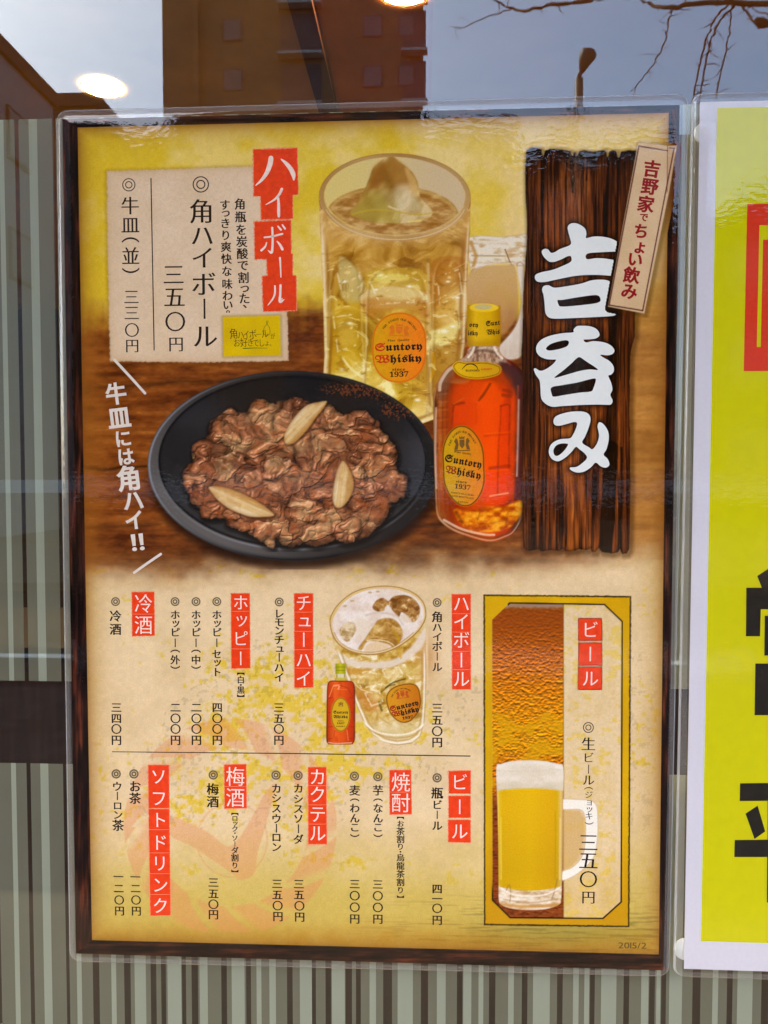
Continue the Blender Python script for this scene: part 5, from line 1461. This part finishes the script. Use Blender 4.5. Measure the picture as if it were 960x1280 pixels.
# ------------------------------------------------------------------ small glass of highball and the little bottle beside it
def paint_glass():
    k = Ink((402, 724, 562, 948), .75)
    X, Y = k.X, k.Y
    Z = lambda pts: [(400 + x / 6.093, 730 + y / 6.093) for x, y in pts]
    body = np.array(Z([(80, 350), (104, 450), (135, 540), (175, 650), (228, 790), (280, 930), (340, 1065), (400, 1150), (480, 1205), (590, 1230), (700, 1215), (765, 1160), (795, 1060), (806, 900), (810, 700), (808, 450), (806, 250)]))
    rim = spline(Z([(73, 300), (82, 240), (130, 160), (220, 80), (330, 32), (470, 12), (600, 22), (710, 62), (785, 130), (810, 215), (800, 280), (750, 360), (660, 440), (560, 500), (450, 535), (340, 540), (230, 515), (140, 460), (90, 380)]), 5)
    d = np.minimum(sdf(body, X, Y), sdf(rim, X, Y)); dr = sdf(rim, X, Y)
    x = (X - 400) * 6.093; y = (Y - 730) * 6.093
    # soft amber shadow to the right
    k.put((176, 112, 46), .55 * np.exp(-(((x - 800) / 90.0) ** 2 + ((y - 560) / 150.0) ** 2)) * sst(0, 4, sdf(body, X, Y)))
    fade = 1 - .15 * sst(980, 1230, y)
    cov = sst(.9, -.9, d) * np.where(dr < 0, 1, fade)
    wx = X + 9 * (fbm(X / 12, Y / 12, 3, 171) - .5); wy = Y + 9 * (fbm(X / 12, Y / 12, 3, 172) - .5)
    a = fbm(wx / 9, wy / 6, 4, 173); b = fbm(wx / 3.4, wy / 2.6, 3, 174); f1, f2, cid = worley(wx / 11, wy / 8, 175)
    t = np.clip(.54 + (a - .5) * 1.3 + (cid - .5) * .35 + (b - .5) * .4, 0, 1)
    c = ramp(t, [(0, (156, 116, 44)), (.3, (190, 150, 62)), (.55, (208, 174, 98)), (.8, (222, 198, 138)), (1, (240, 228, 194))])
    c = mixc(c, (222, 204, 160), sst(980, 1100, y) * .7)
    c = mixc(c, (226, 206, 166), np.exp(-((sdf(body, X, Y) + 1) / 5.0) ** 2) * .5)
    c = mixc(c, (196, 142, 78), np.exp(-(((x - 790) / 60.0) ** 2 + ((y - 560) / 130.0) ** 2)) * .7)
    k.put(c, cov)
    T = lambda pts, col, kk=.9, soft=1.2: k.tint(col, sst(soft, -soft, sdf(spline(Z(pts), 5), X, Y)) * kk)
    S = lambda pts, w, col, kk=.8, soft=.8: k.tint(col, sst(soft, -soft, line_d(spline(Z(pts), 5, closed=False), X, Y) - w / 2) * kk)
    T([(125, 520), (230, 570), (340, 590), (470, 590), (590, 560), (700, 470), (800, 330), (805, 420), (760, 500), (650, 590), (520, 640), (380, 645), (250, 625), (150, 590)], (228, 212, 194), .92, 2.2)
    T([(210, 640), (330, 650), (400, 650), (330, 690), (230, 690)], (196, 140, 50), .6, 2); T([(250, 800), (400, 830), (440, 960), (350, 960)], (190, 120, 50), .55, 3)
    S([(500, 790), (560, 750), (650, 722)], 2, (84, 70, 24), .8); S([(470, 820), (520, 780), (570, 765)], 1.4, (84, 70, 24), .7)
    S([(450, 900), (470, 960)], 3, (96, 70, 20), .7); S([(430, 960), (450, 1010), (520, 1060)], 2, (200, 160, 90), .7); S([(330, 1060), (380, 1110), (470, 1130)], 1.6, (140, 110, 70), .4)
    S([(250, 740), (310, 800), (400, 830)], 1.4, (236, 222, 180), .7); S([(480, 1130), (640, 1150), (760, 1110)], 1.4, (200, 184, 150), .6); S([(500, 1200), (600, 1216), (700, 1205)], 1.2, (190, 170, 130), .6)
    T([(600, 640), (700, 620), (790, 560), (790, 640), (700, 700), (620, 700)], (206, 176, 96), .5, 3)
    for off, col, kk, w in ((2.2, (246, 238, 222), .85, 1.3), (5.2, (170, 128, 66), .5, 1.2), (.4, (176, 144, 96), .55, .9)):
        k.tint(col, np.exp(-((sdf(body, X, Y) + off) / w) ** 2) * kk * sst(480, 560, y))
    S([(330, 1050), (420, 1120), (560, 1150), (700, 1132), (795, 1066)], 2.4, (248, 242, 226), .8); S([(350, 1086), (440, 1146), (570, 1172), (700, 1156), (780, 1100)], 1.6, (176, 140, 84), .6)
    S([(430, 1176), (540, 1206), (660, 1200), (740, 1160)], 2, (250, 244, 230), .7); S([(470, 1212), (590, 1226), (700, 1210)], 1.2, (160, 124, 74), .6)
    for pts in ([(270, 690), (360, 660), (440, 690), (420, 780), (310, 790)], [(470, 650), (600, 630), (640, 700), (520, 740)], [(340, 830), (450, 810), (480, 900), (390, 930)]):
        dd_ = sdf(np.array(Z(pts)), X, Y); k.tint((250, 244, 224), np.exp(-((dd_ + .3) / 1.2) ** 2) * .6 * sst(.4, .6, fbm(X / 5, Y / 5, 2, 189))); k.tint((240, 222, 176), sst(0, -6, dd_) * .3)
    # foam inside the rim
    fo = spline(Z([(92, 300), (112, 236), (165, 155), (255, 85), (365, 45), (480, 32), (590, 42), (700, 82), (772, 142), (796, 215), (786, 280), (738, 352), (650, 430), (550, 490), (445, 522), (340, 526), (236, 500), (150, 446), (104, 370)]), 5)
    df = sdf(fo, X, Y); fn = fbm(X / 3, Y / 3, 3, 177)
    k.tint((214, 178, 112), sst(1, -1, dr)); k.tint(mixc((236, 224, 212), (222, 200, 180), np.clip((fbm(X / 12, Y / 10, 3, 178) - .35) * 2, 0, 1)) * (.97 + .06 * fn)[..., None], sst(1.2, -1.2, df))
    T([(400, 180), (430, 125), (480, 105), (520, 130), (560, 95), (640, 85), (710, 110), (752, 160), (760, 215), (735, 275), (700, 290), (660, 240), (620, 215), (600, 250), (560, 210), (520, 160), (490, 200), (440, 210)], ramp(np.clip(a * 1.9 - .5 + .5 * (b - .5), 0, 1), [(0, (108, 66, 22)), (.45, (154, 106, 50)), (.8, (190, 148, 88)), (1, (226, 200, 150))]), .95, 1)
    T([(145, 360), (180, 310), (250, 290), (275, 340), (250, 400), (210, 440), (165, 410)], ramp(np.clip(a * 1.9 - .4 + .4 * (b - .5), 0, 1), [(0, (130, 94, 48)), (.5, (178, 144, 92)), (1, (224, 204, 164))]), .9, 1.2)
    T([(270, 270), (330, 260), (390, 300), (360, 400), (280, 410)], (224, 204, 174), .5, 3)
    T([(290, 490), (340, 420), (400, 330), (450, 270), (540, 262), (600, 300), (630, 370), (610, 440), (560, 480), (520, 460), (440, 440), (360, 440), (320, 500)], ramp(np.clip(a * 1.5 - .3 + .4 * (b - .5), 0, 1), [(0, (150, 104, 40)), (.5, (190, 148, 76)), (1, (226, 198, 136))]), .95, 1.2)
    T([(350, 470), (420, 440), (520, 470), (500, 510), (400, 515), (340, 510)], (222, 194, 150), .8, 2); S([(360, 430), (430, 425), (520, 440), (570, 475)], 1.2, (240, 226, 190), .8); S([(560, 360), (590, 400), (600, 440)], 3, (196, 150, 20), .6)
    T([(490, 190), (520, 160), (550, 215), (520, 225)], (232, 218, 204), .9, .8); T([(615, 240), (660, 235), (700, 285), (640, 290)], (226, 206, 180), .8, 1)
    S([(350, 240), (420, 220), (520, 225), (590, 250), (630, 310)], 2.5, (204, 184, 166), .6, 1.5); S([(600, 500), (615, 560)], 3, (206, 168, 70), .7)
    # rim lines
    k.tint((140, 104, 56), sst(1.0, .2, np.abs(dr + .6)) * .75); k.tint((226, 196, 140), sst(1.2, .2, np.abs(dr + 2.2)) * .6); k.tint((150, 110, 60), sst(.9, .2, np.abs(dr + 3.6)) * .5 * (Y > 790))
    for bx, by in ((190, 168), (245, 128), (380, 65), (440, 58)): k.dab(ellipse(400 + bx / 6.093, 730 + by / 6.093, 2.6, 1.3), (190, 156, 110), .6, .7)
    return k
glass = print_ink("printed_glass", paint_glass(), poster, 1)
def glass_label():
    Z = lambda pts: [(400 + x / 6.093, 730 + y / 6.093) for x, y in pts]
    k = Ink((480, 850, 530, 908), .7)
    p = spline(Z([(502, 880), (520, 820), (570, 780), (650, 758), (715, 760), (750, 790), (766, 850), (768, 920), (740, 990), (690, 1045), (630, 1058), (570, 1030), (525, 970)]), 5)
    d = sdf(p, k.X, k.Y); k.put(mixc((206, 146, 40), (190, 116, 30), sst(490, 526, k.X)), sst(.8, -.8, d)); k.tint((112, 76, 22), sst(1.2, .3, np.abs(d + .9)) * .85)
    print_ink("label", k, glass, 2)
    c = Z([(628, 838)])[0]; crest(c[0], c[1], 17, 10, M_CRESTR, glass, 3, -8)
    s = word("Suntory", 487.5, 523, 886.5, 8.5, -.24, FRAK); w = word("Whisky", 490, 523.5, 893.5, 8.5, -.22, FRAK)
    letters("label_initial", [s[0], w[0]], mat_flat("label_maroon_ink", (156, 44, 20)), glass, 3, .03, .03)
    letters("label_lettering", s[1:] + w[1:] + word("1937", 503, 516, 898, 4.6, -.15, MATHB), M_TEXT, glass, 3, .03, .03)
    a = arc_text("THE FINEST OLD WHISKY", 505, 880, 16.5, 19.5, -54, 40, 2.4, -10); a = [(MATHB.get(i[0], i[0]),) + i[1:] for i in a]
    letters("label_small_print", a + word("since", 501, 511, 892.5 + 1.6, 2.4, -.2, MATHB), M_TEXT, glass, 3, .01, .01)
glass_label()

def little_bottle():
    Z = lambda pts: [(400 + x / 6.093, 730 + y / 6.093) for x, y in pts]
    k = Ink((404, 824, 448, 934), .6)
    X, Y = k.X, k.Y
    nk = Z([(122, 670), (192, 670), (190, 705), (205, 735), (110, 735), (126, 705)]); d = sdf(nk, X, Y)
    k.put((216, 206, 168), sst(.7, -.7, d)); k.tint((96, 70, 30), sst(1.2, .3, np.abs(d + .5)) * .5); k.dab(Z([(126, 712), (190, 712), (200, 735), (114, 735)]), (196, 180, 60), .6, .8)
    b = spline(Z([(66, 745), (95, 735), (150, 737), (220, 737), (252, 748), (266, 790), (268, 900), (267, 1080), (266, 1180), (252, 1214), (230, 1222), (80, 1222), (60, 1212), (48, 1180), (50, 1000), (52, 850), (55, 780)]), 4)
    d = sdf(b, X, Y); x = (X - 400) * 6.093; y = (Y - 730) * 6.093
    c = ramp(np.clip((x - 48) / 222.0, 0, 1), [(0, (120, 44, 18)), (.08, (186, 70, 24)), (.3, (220, 104, 40)), (.6, (210, 88, 30)), (.9, (182, 62, 22)), (1, (110, 36, 18))])
    c = mixc(c, (196, 60, 20), sst(.5, .7, fbm(X / 5, Y / 7, 3, 181)) * .4)
    k.put(c, sst(.7, -.7, d)); k.tint((96, 34, 18), sst(1.1, .3, np.abs(d + .6)) * .75)
    S = lambda pts, w, col, kk=.8: k.tint(col, sst(.6, -.6, line_d(Z(pts), X, Y) - w / 2) * kk * (d < -.5))
    for yy in (870, 980, 1090, 1180): S([(54, yy), (92, yy - 4)], .9, (150, 48, 20), .7); S([(225, yy - 4), (264, yy)], .9, (150, 48, 20), .7)
    S([(100, 780), (70, 860)], 1, (248, 170, 120), .7); S([(105, 775), (150, 770), (140, 800)], 2, (246, 176, 130), .7); S([(150, 770), (210, 790), (250, 860)], .9, (150, 46, 20), .6); S([(110, 800), (205, 805)], 1, (240, 140, 90), .5)
    S([(110, 1120), (106, 1170)], .8, (160, 50, 20), .6); S([(205, 1110), (215, 1190)], 1.2, (244, 150, 100), .6); S([(66, 1208), (110, 1216), (170, 1214), (240, 1210)], 1.6, (236, 200, 170), .75)
    o = print_ink("printed_little_bottle", k, poster, 4)
    cap = Ink((416, 824, 436, 846), .6)
    p = Z([(118, 606), (195, 604), (195, 684), (118, 684)]); d = sdf(p, cap.X, cap.Y)
    cap.put(ramp(np.clip((cap.X - 419) / 13, 0, 1), [(0, (136, 140, 24)), (.5, (192, 186, 44)), (1, (150, 146, 28))]), sst(.7, -.7, d))
    for yy in (632, 658): cap.stroke(Z([(118, yy), (195, yy)]), .9, (120, 116, 24), .7)
    print_ink("cap", cap, o, 5)
    lb = Ink((411, 868, 441, 918), .6)
    e = ellipse(425.8, 893.3, 12.2, 21.4); d = sdf(e, lb.X, lb.Y); lb.put((206, 168, 40), sst(.7, -.7, d)); lb.tint((140, 96, 24), sst(1.1, .3, np.abs(d + .8)) * .8)
    print_ink("label", lb, o, 5)
    crest(426, 880, 6.5, 5.5, M_CRESTD, o, 6)
    letters("label_lettering", word("Suntory", 416.8, 435, 890.3, 5, .0, FRAK) + word("Whisky", 416.8, 434.6, 896, 5, .0, FRAK) + word("since", 422, 429.5, 901, 2.2, 0, MATHB) + word("1937", 421, 430.6, 904.2, 3, 0, MATHB) + word("WHISKY", 420, 431.6, 908, 2, 0, MATHB), M_TEXT, o, 6, .02, .02)
little_bottle()

# ------------------------------------------------------------------ draught beer panel
def beer_panel():
    Za = lambda pts: [(590 + x / 4.571, 730 + y / 4.571) for x, y in pts]
    Zb = lambda pts: [(590 + x / 3.555, 930 + y / 3.555) for x, y in pts]
    outer = Za([(65, 60), (910, 68)]) + Zb([(700, 814), (53, 806)])
    inner = Za([(216, 108), (757, 117), (858, 214)]) + Zb([(663, 702), (582, 775), (170, 772), (91, 694)]) + Za([(115, 204)])
    k = Ink((600, 738, 794, 1164), .9)
    X, Y = k.X, k.Y
    n = fbm(X / 20, Y / 40, 3, 191); f = fbm(X / 3, Y / 3, 2, 192)
    d = sdf(outer, X, Y) + (fbm(X / 3, Y / 3, 2, 193) - .5) * .8; di = sdf(inner, X, Y)
    c = mixc((214, 174, 8), (200, 154, 14), n); c = mixc(c, (176, 128, 14), sst(1000, 1150, Y) * .5)
    k.put(c, sst(.7, -.7, d)); k.tint((40, 26, 14), sst(1.6, .5, np.abs(d + .9)) * .95)
    # parchment half
    par = mixc((224, 200, 160), (212, 182, 122), np.clip(sst(1000, 1140, Y) * .8 + (n - .5), 0, 1))
    st = sst(.55, .72, fbm(X / 8, Y / 6, 4, 194) * .7 + fbm(X / 30, Y / 24, 2, 195) * .35); par = mixc(par, (220, 188, 80), st * .6)
    k.tint(par * (.97 + .06 * f)[..., None], sst(.7, -.7, di))
    # picture of bubbling beer
    u = X + 5 * (fbm(X / 10, Y / 10, 2, 196) - .5); w1, w2, wid = worley(u / 5.2, Y / 2.9, 197)
    hgt = 1 - np.clip(w1, 0, 1) ** 2; gy = np.gradient(hgt + .7 * fbm(X / 3, Y / 1.6, 2, 199), axis=0)
    base = ramp((Y - 755) / 200.0, [(0, (140, 72, 12)), (.14, (148, 76, 12)), (.3, (166, 92, 16)), (.5, (188, 116, 20)), (.7, (198, 132, 18)), (.9, (196, 138, 16)), (1, (184, 110, 16))])
    amp = sst(770, 830, Y) * .75 + .22
    base = np.clip(base * (1 + (-gy * 1.6 * amp)[..., None]), 0, 255)
    base = mixc(base, (222, 172, 60), sst(.30, .6, -gy) * amp * .5); base = mixc(base, (120, 54, 8), sst(.2, .5, gy) * amp * .5)
    base = mixc(base, (208, 160, 20), sst(.5, .68, fbm(X / 18, Y / 14, 3, 200)) * sst(860, 900, Y) * .7)
    grain = fbm(X / 5, Y / 1.4, 3, 202)
    red = ramp(grain, [(.2, (92, 42, 14)), (.5, (128, 64, 24)), (.8, (154, 84, 36))])
    base = mixc(base, red, sst(975, 1010, Y))
    base = mixc(base, (160, 130, 104), (1 - sst(759, 764, Y + 3 * f)))
    pic = sst(.6, -.6, np.maximum(di, X - 704.3))
    k.tint(base, pic)
    k.tint((36, 22, 14), sst(1.5, .4, np.abs(di)) * np.where(X < 635, sst(1100, 1120, Y), 1) * .95); k.tint((60, 34, 16), sst(1.3, .2, np.abs(X - 704.3)) * (di < 0) * .35)
    return print_ink("beer_panel", k, poster, 1)
bp = beer_panel()
def beer_mug():
    Zb = lambda pts: [(590 + x / 3.555, 930 + y / 3.555) for x, y in pts]
    k = Ink((614, 944, 752, 1144), .8)
    X, Y = k.X, k.Y
    f = .5 + .45 * (fbm(X / 14, Y / 7, 3, 211) - .5)
    hd = [spline(Zb([(400, 245), (470, 244), (530, 250), (556, 275), (562, 330), (560, 420), (545, 500), (510, 545), (460, 585), (402, 608), (400, 565), (440, 548), (480, 510), (498, 460), (502, 380), (498, 320), (478, 294), (402, 292)]), 5)]
    k.put(mixc((240, 232, 216), (246, 240, 228), f), sst(1.1, -1.1, sdf(hd[0], X, Y)))
    k.tint((186, 150, 104), sst(1.5, .3, np.abs(sdf(hd[0], X, Y) + .4)) * .55)
    k.put((206, 170, 112), sst(3, -3, sdf(Zb([(402, 294), (476, 296), (500, 330), (500, 400), (490, 480), (450, 540), (402, 562)]), X, Y)) * .75)
    b = spline(Zb([(108, 105), (112, 250), (116, 420), (118, 600), (119, 690), (130, 715), (180, 732), (260, 738), (330, 733), (385, 715), (396, 690), (400, 600), (403, 420), (405, 250), (406, 105), (380, 88), (320, 76), (250, 72), (180, 76), (130, 88)]), 4)
    d = sdf(b, X, Y); x = (X - 590) * 3.555; y = (Y - 930) * 3.555
    u = (x - 112) / 292.0
    beer = ramp(np.clip(u, 0, 1), [(0, (226, 196, 120)), (.035, (218, 184, 50)), (.09, (212, 170, 0)), (.5, (220, 178, 0)), (.85, (212, 166, 0)), (.92, (206, 168, 40)), (.97, (222, 192, 120)), (1, (200, 160, 96))])
    beer = beer * (1 - .06 * sst(250, 600, y))[..., None]
    yl = 198 - 10 * (1 - (2 * u - 1) ** 2) + 10
    foam = mixc((232, 222, 206), (206, 190, 158), np.clip((f - .35) * 1.6 + sst(150, 200, y) * .4, 0, 1))
    c = mixc(foam, beer, sst(-5, 5, y - yl))
    yb = 630 + 22 * (1 - (2 * u - 1) ** 2)
    base = ramp(np.clip(fbm(X / 9, Y / 4, 3, 212) * 1.6 - .3, 0, 1), [(0, (190, 158, 116)), (.45, (222, 202, 172)), (1, (240, 230, 212))])
    c = mixc(c, base, sst(-5, 4, y - yb)); c = mixc(c, (196, 142, 70), np.exp(-((y - 722 + 12 * (2 * u - 1) ** 2) / 7.0) ** 2) * .8)
    k.put(c, sst(.7, -.7, d))
    S = lambda pts, w, col, kk=.8, s=.8: k.tint(col, sst(s, -s, line_d(spline(Zb(pts), 4, closed=False), X, Y) - w / 2) * kk)
    S([(118, 118), (250, 122), (398, 112)], 1.2, (214, 200, 176), .5); k.tint((240, 232, 220), np.exp(-((d + 3) / 3.0) ** 2) * (y < 110) * .4)
    S([(370, 300), (371, 450), (368, 600)], 1, (176, 128, 12), .5); S([(128, 330), (130, 600)], 2, (232, 204, 110), .55); S([(392, 330), (390, 600)], 1.6, (234, 212, 150), .6)
    S([(150, 655), (165, 625), (172, 660), (168, 700)], 1.6, (156, 120, 76), .6); S([(355, 690), (370, 640), (378, 600)], 1.8, (156, 120, 76), .6); S([(130, 640), (180, 668), (260, 676), (330, 668), (388, 640)], 2.2, (248, 240, 226), .7); S([(140, 690), (260, 706), (380, 688)], 2, (170, 132, 88), .45)
    return print_ink("printed_beer_mug", k, poster, 2)
beer_mug()
letters("menu_lettering", column("生ビール", 735.6, [930, 947, 961.5, 975], [18.5, 14.5, 14, 15.5]) + column("（ジョッキ）", (735.8, 736.4), [985.5, 993.5, 1003, 1011.5, 1020, 1029], [11.5, 10.5, 10.5, 10.5, 10.5, 11.5]) + column("三五〇円", 735.5, [1053, 1075.5, 1099, 1121.5], [25.5, 25, 23.5, 18]), M_TEXT, bp, 3.5, .014, -.006)
flat_px("bullet_mark", ring_mark(735.5, 909.4, 13.5, 1.1), M_TEXT, bp, 3.5)
letters("date_lettering", word("2015/2", 773, 808, 1181.8, 11, .012), mat_flat("olive_brown_ink", (96, 76, 30)), poster, 1, .01, .01)

sleeve([(69, 137), (862, 115.5), (837.5, 1222), (86, 1203)], .008, poster, .0055)

# ================================================================== THE YELLOW NOTICE ON THE RIGHT
tl = on_plane(875, 127.5); bl = on_plane(854.8, 1211)
dn = (bl - tl) / np.linalg.norm(bl - tl); rt = np.array([-dn[1], dn[0]])
HT = float(np.linalg.norm(bl - tl)); WD = HT / 1.414
notice = empty("notice_poster", (float(bl[0] + WD / 2), 0.0, float(bl[1])), label="laminated bright yellow notice with heavy black characters and a white margin at the right edge", cat="poster")
def npx(u, v):  # position on the sheet (metres right, metres down) from the top left corner
    return tl + rt * u + dn * v
def nmesh(name, loops_list, mat, layer, parent=notice):
    V, T = [], []; b = 0
    for loops in loops_list:
        v, t = poly_tris(loops); V.append(v); T.append(t + b); b += len(v)
    V = np.concatenate(V); y = -layer * LAYER
    return put(name, np.stack([V[:, 0], np.full(len(V), y), V[:, 1]], -1), np.concatenate(T), mat, parent)
def uv_of(px, py):
    p = on_plane(px, py) - tl
    return float(p @ rt), float(p @ dn)
def nquad(u0, v0, u1, v1): return [[npx(u0, v0), npx(u1, v0), npx(u1, v1), npx(u0, v1)]]
M_PAPER = mat_flat("white_paper", (208, 204, 212), var=.02); M_YEL = mat_flat("yellow_ink", (203, 197, 2), var=.025, scale=120)
M_NRED = mat_flat("notice_red_ink", (212, 58, 32), var=.05); M_NBLK = mat_flat("notice_black_ink", (38, 33, 26), var=.18, scale=90)
nmesh("paper", [nquad(0, 0, WD, HT)], M_PAPER, 0)
yu0, yv0 = uv_of(896.3, 135); _, yv1 = uv_of(875.6, 1176.5)
nmesh("yellow_field", [nquad(yu0, yv0, WD - yu0, yv1)], M_YEL, 1)
ru0, rv0 = uv_of(934, 255); _, rv1 = uv_of(931.5, 464)
nmesh("red_block", [nquad(ru0, rv0, WD - ru0, rv1)], M_NRED, 2)
lu0, lv0 = uv_of(949.3, 281.6); lu1, lv1 = uv_of(953.8, 299.5); _, lv2 = uv_of(948.5, 433.7)
nmesh("yellow_bracket", [nquad(lu0, lv0, WD - lu0, lv1), [[npx(lu0, lv1), npx(lu1, lv1), npx(lu1, lv2), npx(lu0, lv2)]], [[npx(WD - lu1, lv1), npx(WD - lu0, lv1), npx(WD - lu0, lv2), npx(WD - lu1, lv2)]]], M_YEL, 3)
def heavy(shapes, cx):
    """strokes of a heavy character; those given are mirrored about its upright axis"""
    out = []
    for s, mir in shapes:
        p = [uv_of(*q) for q in s]; out.append([[npx(*q) for q in p]])
        if mir:
            c, _ = uv_of(cx, s[0][1]); m = [(2 * c - u, v) for u, v in p][::-1]; out.append([[npx(*q) for q in m]])
    return out
Zr = lambda pts: [(840 + x / 5.333, 660 + y / 5.333) for x, y in pts]
Zs = lambda pts: [(830 + x / 3.555, 920 + y / 3.555) for x, y in pts]
CX1, CX2 = 985, 970.5
n1 = [(Zr([(568, 320), (650, 266), (690, 372), (690, 398), (598, 398)]), True), (Zr([(495, 398), (773, 398), (773, 542), (592, 542), (587, 722), (492, 722)]), True),
      (Zr([(735, 300), (773, 300), (773, 398), (735, 398)]), True),
      (Zr([(618, 585), (773, 585), (773, 660), (700, 660), (700, 780), (773, 780), (773, 850), (615, 850)]), True),
      (Zr([(555, 903), (773, 903), (773, 985), (660, 985), (658, 1150), (773, 1150), (773, 1248), (550, 1248)]), True)]
nmesh("character", heavy(n1, CX1), M_NBLK, 2)
n2 = [(Zs([(338, 210), (500, 208), (500, 288), (336, 289)]), True), (Zs([(362, 345), (416, 309), (450, 424), (402, 458)]), True), (Zs([(314, 462), (500, 460), (500, 538), (312, 538)]), True),
      (Zs([(460, 288), (500, 288), (500, 460), (460, 460)]), True), (Zs([(458, 538), (500, 538), (500, 740), (457, 740)]), True)]
nmesh("character", heavy(n2, CX2), M_NBLK, 2)
a = on_plane(865, 115.5); c = on_plane(842, 1222); rr = npx(WD + .006, -.007); 
def to_px(p):
    v = (np.array([p[0], 0.0, p[1]]) - CAM) @ RM
    return (480 + F_PX * v[0] / v[1], 640 - F_PX * v[2] / v[1])
sleeve([(865, 115.5), to_px(npx(WD + .007, -.0065)), to_px(npx(WD + .008, HT + .006)), (842, 1222)], .008, notice, .0055)

# round adhesive pads that hold the notice on the glass
M_PAD = mat_flat("milky_adhesive_pad", (206, 208, 200), .5, .3, .04, 200)
def pad(px, py, r, lab):
    p = on_plane(px, py, .0012); n = 36
    prof = [(r, .0019), (r, .0010), (r * .93, .0006), (0.0001, .0005)]
    v = [(p[0] + q * math.cos(2 * math.pi * k / n), y, p[1] + q * math.sin(2 * math.pi * k / n)) for q, y in prof for k in range(n)]
    f = [[i * n + k, i * n + (k + 1) % n, (i + 1) * n + (k + 1) % n, (i + 1) * n + k] for i in range(3) for k in range(n)] + [[k for k in range(n)][::-1]]
    tag(put("adhesive_pad", v, f, M_PAD, smooth=True), lab, "adhesive pad", "round pads behind the yellow notice")
pad(880.5, 166, .0068, "round milky adhesive pad behind the top left corner of the yellow notice")
pad(856.5, 1186.5, .0077, "round milky adhesive pad behind the bottom left corner of the yellow notice")
